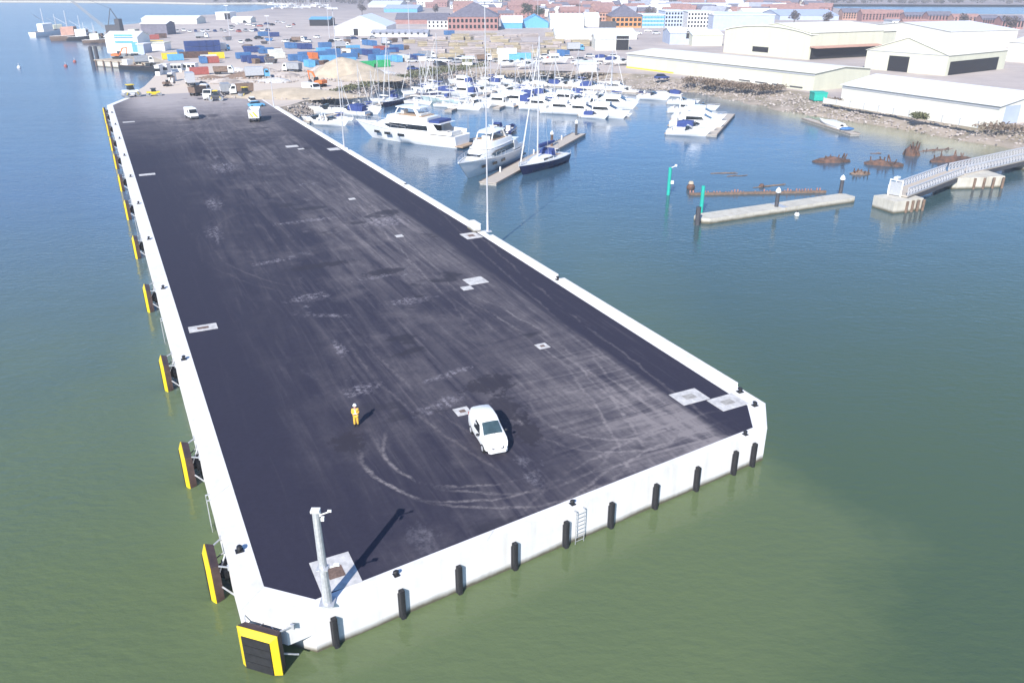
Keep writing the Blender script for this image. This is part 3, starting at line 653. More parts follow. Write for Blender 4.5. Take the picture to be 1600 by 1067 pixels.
def person(px, py):
    p = at(px, py, L); t = thing('person', 'person in yellow hi-vis suit and white helmet standing on the asphalt', 'person', (p.x, p.y, L + .006), R(-80))
    def skin(name, pts, edges, m, sub=2):
        bm = bmesh.new(); sl = bm.verts.layers.skin.verify(); vv = []
        for i, (x, y, z, r_) in enumerate(pts):
            v = bm.verts.new((x, y, z)); v[sl].radius = (r_, r_) if not isinstance(r_, tuple) else r_; v[sl].use_root = (i == 0); vv.append(v)
        for e in edges: bm.edges.new((vv[e[0]], vv[e[1]]))
        me = bpy.data.meshes.new(name); bm.to_mesh(me); bm.free(); me.materials.append(m)
        o = bpy.data.objects.new(name, me); col.objects.link(o); o.parent = t
        o.modifiers.new('k', 'SKIN').use_smooth_shade = True
        md = o.modifiers.new('s', 'SUBSURF'); md.levels = sub; md.render_levels = sub
        return o
    # faces +x; arms bent as if holding something at the chest
    P = [(0, 0, .98, .13), (0, 0, 1.2, .14), (0, 0, 1.40, .13), (0, 0, 1.52, .055), (.02, 0, 1.60, .08), (.03, 0, 1.70, .095), (.02, 0, 1.78, .07)]
    E_ = [(0, 1), (1, 2), (2, 3), (3, 4), (4, 5), (5, 6)]
    for s in (-1, 1):
        o = len(P)
        P += [(0, s*.2, 1.42, .065), (-.03, s*.25, 1.16, .05), (.2, s*.14, 1.08, .04), (.27, s*.1, 1.1, .035), (.33, s*.07, 1.12, .02), (.32, s*.12, 1.14, .012)]
        E_ += [(2, o), (o, o+1), (o+1, o+2), (o+2, o+3), (o+3, o+4), (o+3, o+5)]
        o = len(P)
        P += [(0, s*.1, .88, .09), (.02, s*.11, .5, .065), (-.01, s*.12, .1, .045), (.12, s*.13, .05, .04)]
        E_ += [(0, o), (o, o+1), (o+1, o+2), (o+2, o+3)]
    skin('body', P, E_, M['skin'])
    J = [(0, 0, .9, .175), (0, 0, 1.18, .18), (0, 0, 1.42, .155), (0, 0, 1.5, .09)]; JE = [(0, 1), (1, 2), (2, 3)]
    for s in (-1, 1):
        o = len(J); J += [(0, s*.2, 1.42, .085), (-.03, s*.25, 1.16, .075), (.19, s*.14, 1.08, .06)]; JE += [(2, o), (o, o+1), (o+1, o+2)]
    skin('jacket', J, JE, M['hivis'])
    T = [(0, 0, .95, .16)]; TE = []
    for s in (-1, 1):
        o = len(T); T += [(0, s*.1, .86, .12), (.02, s*.11, .5, .095), (-.01, s*.12, .12, .085)]; TE += [(0, o), (o, o+1), (o+1, o+2)]
    skin('trousers', T, TE, M['hivis'])
    for s in (-1, 1):
        MB().loft([[(x, s*.125 + w_*math.cos(k*math.pi/4), z + h_*(1+math.sin(k*math.pi/4))) for k in range(8)] for x, w_, z, h_ in ((-.09, .045, 0, .06), (-.02, .06, 0, .09), (.1, .06, 0, .05), (.19, .035, 0, .03))]).build('boot', M['black'], t, smooth=True)
    MB().loft([[(.02 + r_*1.12*math.cos(k*math.pi/6), r_*math.sin(k*math.pi/6), z) for k in range(12)] for r_, z in ((.16, 1.745), (.125, 1.76), (.125, 1.80), (.1, 1.86), (.05, 1.89), (.01, 1.9))]).build('helmet', M['white'], t, smooth=True)
    MB().box(.185, 0, 1.3, .012, .06, .3).box(.19, 0, 1.12, .012, .3, .05).build('reflective_tape', M['gel'], t)
person(557, 665)

def big_van(body, lab):
    t = thing('panel_van', lab, 'van')
    pr = [(-2.6, .45), (-2.6, 2.35), (-2.45, 2.5), (1.1, 2.5), (1.5, 2.35), (2.05, 1.35), (2.7, 1.15), (2.85, .95), (2.85, .4)]
    MB().xprism(pr, -1.0, 1.0).build('body', body, t, bevel=.07)
    MB().add([(1.56, -.85, 2.26), (1.56, .85, 2.26), (2.06, .9, 1.42), (2.06, -.9, 1.42)], [(0, 1, 2, 3)]).build('windscreen', M['glass'], t).location = (.03, 0, .02)
    for s in (-1, 1):
        MB().add([(1.4, s*1.006, 2.1), (.6, s*1.006, 2.1), (.6, s*1.006, 1.45), (1.85, s*1.006, 1.45)], [(0, 1, 2, 3)]).build('side_window', M['glass'], t)
        MB().box(2.83, s*.72, .95, .08, .35, .2).build('headlight', M['lamp'], t)
        for x in (-1.6, 1.9): wheel(t, x, s*.9, .36, .24, False)
    MB().box(2.87, 0, .62, .08, 1.9, .3).build('bumper', M['dgrey'], t)
    return t
def car(body, lab, estate=False):
    t = thing('parked_car', lab, 'car')
    xr = -2.0 if estate else -1.5
    MB().loft([[(x, -w_, .28), (x, -w_*1.03, .6), (x, -w_*.98, z), (x, w_*.98, z), (x, w_*1.03, .6), (x, w_, .28)] for x, w_, z in ((-2.15, .75, .78), (-2.0, .84, .88), (0, .86, .93), (1.1, .85, .9), (1.9, .8, .74), (2.15, .68, .6))]).build('body', body, t, smooth=True)
    MB().loft([[(xr-.3, -.8, .86), (xr-.3, .8, .86), (1.15, .8, .88), (1.15, -.8, .88)], [(xr+.25, -.62, 1.40), (xr+.25, .62, 1.40), (.35, .62, 1.42), (.35, -.62, 1.42)]]).build('windows', M['glass'], t)
    MB().box((xr+.6)/2, 0, 1.43, .45 - xr, 1.26, .05).build('roof', body, t, bevel=.02)
    for x in (-1.3, 1.35):
        for s in (-1, 1): wheel(t, x, s*.78, .31, .18, False)
    return t
def lorry(lab, boxm, cabm, Lb=6.5, hb=2.6, tip=False):
    t = thing('lorry', lab, 'lorry')
    MB().b2(-Lb, 2.2, -.45, .45, .55, .85).build('chassis', M['dgrey'], t)
    if tip:
        MB().loft([[(-Lb, -1.2, 1.0), (.1, -1.2, 1.0), (.1, 1.2, 1.0), (-Lb, 1.2, 1.0)], [(-Lb-.2, -1.25, hb), (.2, -1.25, hb), (.2, 1.25, hb), (-Lb-.2, 1.25, hb)]], cap=False).b2(-Lb, .1, -1.19, 1.19, .95, 1.1).build('tipper_body', boxm, t)
    else:
        MB().b2(-Lb, .1, -1.25, 1.25, .95, .95 + hb).build('cargo_box', boxm, t, bevel=.04)
    MB().xprism([(.3, .6), (.3, 2.75), (.6, 2.9), (1.5, 2.9), (2.05, 2.0), (2.2, 1.4), (2.2, .5)], -1.2, 1.2).build('cab', cabm, t, bevel=.05)
    MB().add([(1.58, -1.05, 2.78), (1.58, 1.05, 2.78), (2.07, 1.08, 1.96), (2.07, -1.08, 1.96)], [(0, 1, 2, 3)]).build('windscreen', M['glass'], t).location = (.03, 0, .02)
    for s in (-1, 1):
        MB().poly([(.6, s*1.206, 1.8), (.6, s*1.206, 2.55), (1.5, s*1.206, 2.55), (1.9, s*1.206, 1.8)]).build('side_window', M['glass'], t)
        for x in (-Lb*.85, -Lb*.62, 1.3): wheel(t, x, s*1.0, .48, .3, False)
    return t
def roller(lab, c1, c2):
    t = thing('road_roller', lab, 'road roller')
    MB().tube((1.35, -.95, .62), (1.35, .95, .62), .62, .62, 20).build('drum', M['grey'], t, bevel=.03)
    MB().tube((-1.35, -.95, .62), (-1.35, .95, .62), .62, .62, 20).build('drum', M['grey'], t, bevel=.03)
    MB().loft([[(-1.7, -.8, 1.0), (1.7, -.8, 1.0), (1.7, .8, 1.0), (-1.7, .8, 1.0)], [(-1.8, -.75, 1.65), (1.5, -.75, 1.65), (1.5, .75, 1.65), (-1.8, .75, 1.65)]]).b2(-.6, .6, -.75, .75, .5, 1.0).build('body', c1, t, bevel=.06)
    MB().loft([[(-.6, -.75, 1.66), (.7, -.75, 1.66), (.7, .75, 1.66), (-.6, .75, 1.66)], [(-.5, -.65, 2.65), (.5, -.65, 2.65), (.5, .65, 2.65), (-.5, .65, 2.65)]]).build('cab', M['glass'], t)
    MB().b2(-.75, .75, -.85, .85, 2.66, 2.82).build('roof', c2, t, bevel=.03)
    for x in (-1, 1): MB().bar((x*1.35, -1.05, .62), (x*1.0, -1.0, 1.2), .12).bar((x*1.35, 1.05, .62), (x*1.0, 1.0, 1.2), .12).build('drum_frame', c2, t)
    return t
def excavator(lab, c):
    t = thing('excavator', lab, 'excavator')
    for s in (-1, 1):
        MB().xprism([(-1.8, .3), (-1.5, .0), (1.5, .0), (1.8, .3), (1.6, .8), (-1.6, .8)], s*1.15 - .3, s*1.15 + .3).build('track', M['tyre'], t, bevel=.06)
    MB().tube((0, 0, .6), (0, 0, 1.1), .7, .7, 14).b2(-.9, .9, -.9, .9, .35, .7).build('undercarriage', M['dgrey'], t)
    MB().xprism([(-2.1, 1.1), (-2.2, 2.0), (-1.2, 2.25), (.6, 2.0), (1.3, 1.5), (1.3, 1.1)], -1.25, 1.25).build('body', c, t, bevel=.06)
    MB().xprism([(.0, 1.9), (0, 3.0), (.9, 3.0), (1.35, 2.3), (1.35, 1.5)], .3, 1.2).build('cab', M['glass'], t, bevel=.04)
    MB().xprism([(.9, 1.5), (1.3, 1.4), (3.0, 4.0), (4.8, 4.3), (4.75, 4.7), (2.6, 4.5)], -.28, .05).build('boom', c, t, bevel=.03)
    MB().xprism([(4.5, 4.8), (4.9, 4.7), (4.4, 1.9), (4.1, 1.9)], -.24, .01).build('stick', c, t, bevel=.03)
    MB().xprism([(4.4, 2.1), (4.0, 1.9), (3.5, 1.1), (4.1, .8), (4.7, 1.3)], -.55, .3).build('bucket', M['dgrey'], t, bevel=.03)
    return t
def place(t, px, py, rz, z=L):
    p = at(px, py, z); t.location = (p.x, p.y, z + .006); t.rotation_euler = (0, 0, rz); return t
QDN = rot2(-QU); QUP = rot2(QU); QR = rot2(QV)
place(big_van(M['white'], 'white panel van alone on the far half of the asphalt deck'), 300, 185, QDN + .15)
t = place(lorry('white tipper lorry with yellow chevrons near the far right edge of deck', M['white'], M['white'], 4.6, 2.9, True), 400, 187, QUP - .25)
MB().add([(-4.83, -.9, 1.3), (-4.83, -.5, 1.3), (-4.83, .3, 2.4), (-4.83, -.1, 2.4)], [(0, 1, 2, 3)]).add([(-4.83, .1, 1.3), (-4.83, .5, 1.3), (-4.83, .9, 2.0), (-4.83, .9, 2.4)], [(0, 1, 2, 3)]).build('chevron', M['yellow'], t)
place(roller('white and yellow road roller at the far left corner of the deck', M['white'], M['yellow']), 206, 152, QR + .3).scale = (1.25,)*3
place(roller('low yellow road roller right of the white roller', M['yellow'], M['dgrey']), 241, 150, QR).scale = (1.1, 1, .75)
place(lorry('grey paving lorry with white cab standing on the dusty deck end', M['grey'], M['white'], 4.5, 2.0, True), 329, 156, QDN - .5)
place(lorry('dark red tipper lorry with white cab by the stone yard', M['brown'], M['white'], 4.6, 3.0, True), 371, 148, rot2(-QV))
place(car(M['white'], 'small white car in the shade behind the chevron tipper', True), 394, 160, QUP)
place(car(M['lblue'], 'light blue car just behind the chevron tipper'), 401, 167, QR)
place(lorry('silver box lorry standing end on beyond the asphalt', M['steel'], M['white'], 5.5, 3.0), 297, 132, QUP)
place(excavator('small dark red excavator at the edge of the asphalt', M['brown']), 262, 135, 1.0).scale = (.62,)*3
place(excavator('orange excavator on the rubble slope above the marina', M['orange']), 500, 136, 2.6)
place(lorry('white lorry parked below the orange excavator', M['white'], M['white'], 4.5, 1.9), 490, 146, QDN + .3)
place(car(M['grey'], 'grey car parked beside the white lorry below the excavator'), 497, 144, QDN + .2)
# ------------------------------------------------------------------ boats (local x towards the bow, z = 0 waterline)
def hull_rings(Lh, B, H, rake=.12, sheer=.35, fine=2.1, n=14, mid=.42, flare=.78, tr=.0):
    rings = []
    for i in range(n + 1):
        t = i / n
        w = 1 - (max(0, (t - mid) / (1 - mid))) ** fine if t < 1 else .015
        w = max(w, .015)
        st = .86 + .14*min(1, t/.25)
        hb = B/2 * w * st
        zs = H * (1 + sheer * t * t)
        k = t**3 * rake * Lh
        x0 = -Lh/2 + t * Lh * (1 - rake)
        wl = hb * (flare - .25*t)
        rings.append([(x0 + k, -hb, zs), (x0 + k*.55, -(hb*.94 if t < .6 else hb*.8), zs*.5), (x0 + k*.1, -wl, .02), (x0, -wl*.5, -.3), (x0, wl*.5, -.3), (x0 + k*.1, wl, .02), (x0 + k*.55, (hb*.94 if t < .6 else hb*.8), zs*.5), (x0 + k, hb, zs)])
    return rings
def make_hull(t, Lh, B, H, m, deckm, name='hull', bul=.0, **kw):
    rr = hull_rings(Lh, B, H, **kw)
    hb = MB(); n = len(rr); k = 8
    vs = [p for r_ in rr for p in r_]
    fs = [(i*k + j, i*k + j + 1, (i+1)*k + j + 1, (i+1)*k + j) for i in range(n-1) for j in range(k-1)]
    fs.append(tuple(range(k)))
    hb.add(vs, fs)
    h = hb.build(name, m, t, smooth=True)
    vs = []
    for r_ in rr:
        a, b = r_[0], r_[-1]; s = .95
        vs += [(a[0], a[1]*s, a[2] - bul), (a[0], b[1]*s, b[2] - bul)]
    MB().add(vs, [(2*i, 2*i+1, 2*i+3, 2*i+2) for i in range(n-1)]).build('deck', deckm, t)
    # toe rail / rubbing strake
    rl = MB()
    for i in range(n-1):
        for j in (0, -1):
            rl.bar(rr[i][j], rr[i+1][j], .08 if Lh < 15 else .14)
    rl.build('gunwale', M['gel'] if m is not M['gel'] else M['white'], t)
    return rr
def srings(st):
    """rounded superstructure: x, half width at base, half width at top, z base, z top"""
    return [[(x, -a, z0), (x, -(a*.6+b*.4), z0 + (z1-z0)*.5), (x, -b, z1 - .06*(z1-z0)), (x, -b*.8, z1), (x, b*.8, z1), (x, b, z1 - .06*(z1-z0)), (x, (a*.6+b*.4), z0 + (z1-z0)*.5), (x, a, z0)] for x, a, b, z0, z1 in st]
def rail(t, rr, i0, i1, h=.8, m=None, step=1, name='guard_rail'):
    r_ = MB()
    for j in (0, -1):
        pv = None
        for i in range(i0, i1 + 1, step):
            p = Vector(rr[i][j]); p.y *= .96
            r_.bar(p, p + Vector((.001, 0, h)), .04)
            if pv is not None: r_.bar(pv + Vector((0, 0, h)), p + Vector((0, 0, h)), .045)
            pv = p
    r_.build(name, m or M['alu'], t)
def motor_yacht(lab, Lh, B, H, canopy=None):
    t = thing('motor_yacht', lab, 'motor yacht')
    rr = make_hull(t, Lh, B, H, M['gel'], M['deckw'], rake=.17, sheer=.5, fine=2.3, bul=.12)
    k = Lh / 28; z0 = H * 1.02
    def S(*st): return srings([(x*k, a*B/7, b*B/7, p, q_) for x, a, b, p, q_ in st])
    # main deck house
    z1 = z0 + 2.2*k
    MB().loft(S((-7.5, 2.9, 2.8, z0-.3, z1), (-2, 3.0, 2.85, z0-.3, z1), (3, 2.8, 2.6, z0-.2, z1), (5.2, 2.3, 2.0, z0, z1 - .15*k), (8.6, 1.3, 1.0, z0+.1, z0 + .75*k), (10.3, .5, .4, z0+.3, z0+.5*k))).build('deckhouse', M['gel'], t, smooth=True)
    for s in (-1, 1):
        y = lambda f: s * (f*B/7 + .16)
        MB().add([(-7.2*k, y(2.90), z0+.75*k), (2.6*k, y(2.83), z0+.75*k), (4.2*k, y(2.58), z0+1.25*k), (2.4*k, y(2.76), z0+1.75*k), (-7.2*k, y(2.86), z0+1.7*k)], [(0, 1, 2, 3, 4)]).build('saloon_window', M['glass'], t)
        for xx in (6.6, 3.2, -.6):                               # hull windows
            hy = lambda x: B/2*(1 - max(0, ((x*k+Lh/2)/Lh*1.0 - .42)/.58)**2.3)
            MB().box(xx*k, s*(hy(xx*1.12)*(.97 if xx < 5 else .93)), H*.78, 1.7*k, .14, .5*k, rz=-s*(.0 if xx < 2 else .10 if xx < 5 else .22)).build('hull_window', M['glass'], t)
        MB().xprism([(-13.2*k, z0+.2), (-7.5*k, z0+.2), (-7.0*k, z1), (-8.6*k, z1), (-9.6*k, z0+1.0*k), (-13.3*k, z0+.85*k)], s*3.0*B/7 - .1, s*3.0*B/7 + .1).build('side_wing', M['gel'], t)
    MB().loft([[(4.0*k, -2.05*B/7, z1-.05*k), (4.0*k, 2.05*B/7, z1-.05*k), (7.3*k, 1.45*B/7, z0+1.18*k), (7.3*k, -1.45*B/7, z0+1.18*k)], [(4.2*k, -2.0*B/7, z1+.02*k), (4.2*k, 2.0*B/7, z1+.02*k), (7.45*k, 1.4*B/7, z0+1.26*k), (7.45*k, -1.4*B/7, z0+1.26*k)]]).build('windscreen', M['glass'], t)
    # flybridge
    z2 = z1 + .12*k
    MB().loft(S((-10.5, 2.9, 2.9, z1, z2), (-2, 2.95, 2.95, z1, z2), (3.6, 2.5, 2.4, z1, z2), (4.6, 1.9, 1.8, z1, z2))).build('flybridge_deck', M['gel'], t)
    MB().loft(S((-7.0, 2.75, 2.6, z2, z2+.95*k), (-2, 2.75, 2.55, z2, z2+1.0*k), (2.4, 2.4, 2.1, z2, z2+1.1*k), (4.3, 1.6, 1.3, z2, z2+.75*k))).build('flybridge_coaming', M['gel'], t, smooth=True)
    MB().loft(S((-5.6, 2.35, 2.35, z2+.96*k, z2+1.13*k), (1.2, 2.0, 2.0, z2+.96*k, z2+1.15*k))).build('flybridge_floor', M['teak'], t)
    MB().b2(-5*k, -2.4*k, -1.9*B/7, -.6*B/7, z2+1.1*k, z2+1.5*k).b2(-5*k, -4.2*k, -.6*B/7, 1.9*B/7, z2+1.1*k, z2+1.5*k).b2(.2*k, .9*k, -.9*B/7, .9*B/7, z2+1.1*k, z2+1.9*k).build('seating', M['deckw'], t, bevel=.05)
    MB().loft(S((-4.8, 2.0, 1.9, z2+2.5*k, z2+2.7*k), (0, 2.0, 1.9, z2+2.55*k, z2+2.78*k), (1.8, 1.5, 1.4, z2+2.5*k, z2+2.66*k))).build('hardtop', M['gel'], t)
    for s in (-1, 1): MB().bar((-4.6*k, s*2.1*B/7, z2+.9*k), (-3.4*k, s*1.85*B/7, z2+2.5*k), .7*k, .16).bar((1.9*k, s*1.75*B/7, z2+1.0*k), (.9*k, s*1.7*B/7, z2+2.5*k), .18).build('hardtop_support', M['gel'], t)
    MB().b2(-3.2*k, -2.6*k, -.35, .35, z2+2.7*k, z2+3.3*k).tube((-2.9*k, 0, z2+3.2*k), (-2.9*k, 0, z2+4.6*k), .05).bar((-2.9*k, -.9, z2+3.35*k), (-2.9*k, .9, z2+3.35*k), .1).ball((-2.4*k, 0, z2+3.1*k), .35*k).build('radar_mast', M['white'], t)
    # aft deck and bathing platform
    MB().b2(-12.6*k, -11.8*k, -1.9*B/7, 1.9*B/7, z0-.1, z0+.75*k).box(-10*k, 0, z0+.55*k, 1.6*k, 1.8*k, .1).build('aft_seating', M['deckw'], t, bevel=.04)
    MB().b2(-12.5*k, -7.6*k, -2.6*B/7, 2.6*B/7, z0-.05, z0+.02).build('aft_deck', M['teak'], t)
    MB().b2(-15.6*k, -13.6*k, -2.6*B/7, 2.6*B/7, .35, .6).build('bathing_platform', M['teak'], t)
    MB().box(-7.53*k, 0, z0+1.0*k, .05, 4*B/7, 1.7*k).build('aft_door', M['glass'], t)
    rail(t, rr, 7, 14, .85*k + .1)
    if canopy: MB().b2(-9.8*k, -7.2*k, -2.5*B/7, 2.5*B/7, z2+.02, z2+.5*k).build('canopy', canopy, t, bevel=.1)
    return t
my = motor_yacht('largest white motor yacht, lying broadside beyond the right edge of the quay', 29.5, 7.2, 2.5, M['bluecan'])
pa, pb = at(694, 231), at(557, 216)
d = pb - pa; dn = d.normalized(); side = Vector((-dn.y, dn.x, 0))
if side.y < 0: side = -side
cpos = pa + d*.5 + side*2.7 - dn*.6
my.location = cpos; my.rotation_euler = (0, 0, rot2(d))
my2 = motor_yacht('white flybridge motor yacht moored bow towards the quay by the first pontoon', 26.5, 6.4, 2.4, None)
P0, P1 = at(762, 290), at(905, 212); pd = (P1 - P0).normalized(); pq = Vector((-pd.y, pd.x, 0))     # pontoon direction, to its left
my2.location = P0 + pd*13.0 + pq*5.6; my2.rotation_euler = (0, 0, rot2(-pd))
def cruiser(lab, Lh=10.5, B=3.5, canopy=None, fly=False, hullm=None, arch=False):
    t = thing('motor_cruiser', lab, 'motor cruiser')
    k = Lh / 10.5; H = 1.15*k
    rr = make_hull(t, Lh, B, H, hullm or M['gel'], M['deckw'], rake=.14, sheer=.42, bul=.05)
    z0 = H
    S = lambda *st: srings([(x*k, a*B/3.5, b*B/3.5, p, q_) for x, a, b, p, q_ in st])
    if fly:
        MB().loft(S((-2.4, 1.4, 1.3, z0-.1, z0+1.35*k), (.9, 1.35, 1.2, z0-.1, z0+1.4*k), (2.3, 1.0, .8, z0, z0+.75*k), (4.1, .4, .3, z0+.1, z0+.35*k))).build('cabin', M['gel'], t, smooth=True)
        for s in (-1, 1): MB().add([(-2.2*k, s*(1.37*B/3.5+.03), z0+.5*k), (1.2*k, s*(1.31*B/3.5+.03), z0+.5*k), (.7*k, s*(1.27*B/3.5+.03), z0+1.1*k), (-2.2*k, s*(1.34*B/3.5+.03), z0+1.1*k)], [(0, 1, 2, 3)]).build('cabin_window', M['glass'], t)
        MB().loft(S((-3.2, 1.25, 1.2, z0+1.38*k, z0+1.5*k), (-1, 1.25, 1.15, z0+1.38*k, z0+2.0*k), (1.1, 1.05, .85, z0+1.38*k, z0+2.0*k))).build('flybridge', M['gel'], t, smooth=True)
        MB().loft([[(1.0*k, -1.0*B/3.5, z0+1.35*k), (1.0*k, 1.0*B/3.5, z0+1.35*k), (2.3*k, .75*B/3.5, z0+.72*k), (2.3*k, -.75*B/3.5, z0+.72*k)], [(1.1*k, -.98*B/3.5, z0+1.4*k), (1.1*k, .98*B/3.5, z0+1.4*k), (2.4*k, .73*B/3.5, z0+.77*k), (2.4*k, -.73*B/3.5, z0+.77*k)]]).build('windscreen', M['glass'], t)
        MB().bar((-2.2*k, -1.1*B/3.5, z0+1.6*k), (-2.6*k, 0, z0+2.8*k), .14).bar((-2.2*k, 1.1*B/3.5, z0+1.6*k), (-2.6*k, 0, z0+2.8*k), .14).build('radar_arch', M['gel'], t)
    else:
        MB().loft(S((-.4, 1.3, 1.15, z0-.1, z0+.6*k), (1.6, 1.15, .95, z0-.05, z0+.62*k), (3.9, .5, .35, z0+.1, z0+.45*k))).build('cabin', M['gel'], t, smooth=True)
        MB().loft([[(-.9*k, -1.35*B/3.5, z0+.1), (-.9*k, 1.35*B/3.5, z0+.1), (1.1*k, 1.0*B/3.5, z0+.55*k), (1.1*k, -1.0*B/3.5, z0+.55*k)], [(-.7*k, -1.15*B/3.5, z0+1.2*k), (-.7*k, 1.15*B/3.5, z0+1.2*k), (-.2*k, .95*B/3.5, z0+1.2*k), (-.2*k, -.95*B/3.5, z0+1.2*k)]]).build('windscreen', M['glass'], t)
    MB().b2(-4.3*k, -3.9*k, -1.1*B/3.5, 1.1*B/3.5, z0-.1, z0+.45*k).b2(-2.4*k, -1.6*k, .2*B/3.5, 1.0*B/3.5, z0-.1, z0+.6*k).build('seats', M['deckw'], t, bevel=.04)
    MB().b2(-5.6*k, -5.0*k, -1.1*B/3.5, 1.1*B/3.5, .25, .4).build('bathing_platform', M['teak'], t)
    if canopy:
        MB().loft(S((-4.4, 1.3, 1.0, z0, z0+1.2*k), (-2.5, 1.35, 1.1, z0, z0+1.5*k), (-.5, 1.3, 1.05, z0+.4*k, z0+1.4*k))).build('canopy', canopy, t, smooth=True)
    if arch: MB().bar((-2.7*k, -1.4*B/3.5, z0), (-3.2*k, -1.1*B/3.5, z0+1.7*k), .22).bar((-2.7*k, 1.4*B/3.5, z0), (-3.2*k, 1.1*B/3.5, z0+1.7*k), .22).bar((-3.2*k, -1.15*B/3.5, z0+1.7*k), (-3.2*k, 1.15*B/3.5, z0+1.7*k), .2).build('radar_arch', M['gel'], t)
    rail(t, rr, 8, 14, .5, step=2)
    return t
def sailboat(lab, Lh=11, hullm=None, cover=None, mast=15):
    t = thing('sailing_yacht', lab, 'sailing yacht')
    B = Lh*.3; H = Lh*.095
    rr = make_hull(t, Lh, B, H, hullm or M['gel'], M['deckw'], rake=.1, sheer=.2, mid=.35, fine=1.8, flare=.8)
    k = Lh/11
    MB().loft(srings([(-1.5*k, 1.05*k, .9*k, H-.05, H+.5*k), (1.2*k, .95*k, .75*k, H-.05, H+.48*k), (2.9*k, .5*k, .4*k, H, H+.25*k)])).build('coachroof', M['gel'], t, smooth=True)
    for s in (-1, 1): MB().add([(-1.3*k, s*1.02*k, H+.16*k), (1.0*k, s*.95*k, H+.16*k), (1.0*k, s*.91*k, H+.36*k), (-1.3*k, s*.98*k, H+.36*k)], [(0, 1, 2, 3)]).build('cabin_window', M['glass'], t)
    MB().b2(-4.6*k, -1.7*k, -.55*k, .55*k, H-.02, H+.03).build('cockpit', M['teak'], t)
    MB().tube((-3.9*k, -.4*k, H+.7*k), (-3.88*k, .4*k, H+.7*k), .06).bar((-3.9*k, 0, H), (-3.9*k, 0, H+.75*k), .12).build('wheel', M['alu'], t)
    ms = MB().tube((.9*k, 0, H+.4*k), (.86*k, 0, H+mast), .13, .10, 8).build('mast', M['alu'], t)
    sp = MB()
    for f in (.42, .7): sp.bar((.88*k, -.9*k, H+mast*f), (.88*k, .9*k, H+mast*f), .06)
    sp.build('spreaders', M['alu'], ms)
    MB().tube((.8*k, 0, H+1.5*k), (-3.6*k, 0, H+1.55*k), .09).build('boom', M['alu'], t)
    MB().loft([[(x*k, r_*math.cos(a*math.pi/4)*k, H+1.72*k + 1.3*r_*math.sin(a*math.pi/4)*k) for a in range(8)] for x, r_ in ((.7, .2), (-.5, .22), (-2, .17), (-3.5, .1))]).build('sail_cover', cover or M['bluecan'], t, smooth=True)
    rg = MB()
    for a in ((Lh*.49, 0, H*1.2), (-Lh*.47, 0, H), (.7*k, B*.45, H), (.7*k, -B*.45, H)): rg.tube(a, (.86*k, 0, H+mast*.98), .022, n=4)
    rg.build('rigging', M['steel'], t)
    MB().tube((Lh*.47, 0, H*1.3), (1.05*k, 0, H+mast*.9), .1, .05, 6).build('furled_jib', M['deckw'], t)
    MB().loft(srings([(-2.0*k, 1.0*k, .8*k, H+.3*k, H+1.15*k), (-1.2*k, .95*k, .8*k, H+.4*k, H+.95*k)])).build('sprayhood', cover or M['bluecan'], t, smooth=True)
    rail(t, rr, 0, 14, .55, step=2)
    return t
def rib(lab):
    t = thing('inflatable_boat', lab, 'inflatable boat')
    for s in (-1, 1):
        MB().loft([[(x, s*y + .28*math.cos(a*math.pi/4), z + .28*math.sin(a*math.pi/4)) for a in range(8)] for x, y, z in ((-2.6, .9, .35), (0, .95, .38), (1.6, .7, .45), (2.6, .12, .6))]).build('tube', M['navy'], t, smooth=True)
    MB().loft([[(-2.4, -.8, .15), (-2.4, .8, .15), (-2.4, .8, .3), (-2.4, -.8, .3)], [(2.2, -.2, .2), (2.2, .2, .2), (2.2, .2, .35), (2.2, -.2, .35)]]).build('floor', M['deckw'], t)
    MB().b2(-.5, .1, -.35, .35, .3, 1.0).build('console', M['gel'], t, bevel=.05)
    MB().b2(-2.9, -2.5, -.2, .2, .2, 1.1).build('outboard', M['black'], t, bevel=.05)
    return t
PR = {}
def boat(kind, px, py, rz, lab, scale=1.0, grp='boats moored in the marina'):
    if kind not in PR:
        mk = dict(c=lambda: cruiser(''), cb=lambda: cruiser('', canopy=M['bluecan']), f=lambda: cruiser('', 12.5, 4.1, fly=True), ca=lambda: cruiser('', 9.5, 3.3, arch=True), fb=lambda: cruiser('', 13.5, 4.3, fly=True, canopy=M['bluecan']),
                  cn=lambda: cruiser('', 10, 3.4, hullm=M['navy'], arch=True), s=lambda: sailboat('', 11), sw=lambda: sailboat('', 11.5, cover=M['deckw'], mast=16), sn=lambda: sailboat('', 14, hullm=M['navy'], mast=18), st=lambda: sailboat('', 15, hullm=M['teal_hull'], mast=19), r=lambda: rib(''))[kind]
        PR[kind] = Proto(mk())
    p = at(px, py, 0)
    return PR[kind].put((p.x, p.y, 0), rz, lab, grp, scale)
HQ = rot2(pq); HQ2 = HQ + math.pi; HP = rot2(pd); HP2 = HP + math.pi       # across / along the pontoons
# named boats nearest the quay
ya, yb_ = at(812, 277), at(875, 252)
boat('sn', 845, 263, rot2(ya - yb_), 'navy hulled sailing yacht on the right side of the first pontoon', max(.9, min(1.25, (ya - yb_).length / 13.2)))
boat('r', 795, 206, HP + .1, 'dark inflatable boat with outboards behind the flybridge motor yacht', 1.5)
boat('cb', 775, 206, HP2 + .2, 'low white cruiser with blue cover behind the flybridge motor yacht', .75)
boat('sn', 612, 164, HP2 + .15, 'long navy hulled sailing yacht alongside the left marina pontoon', 1.0)
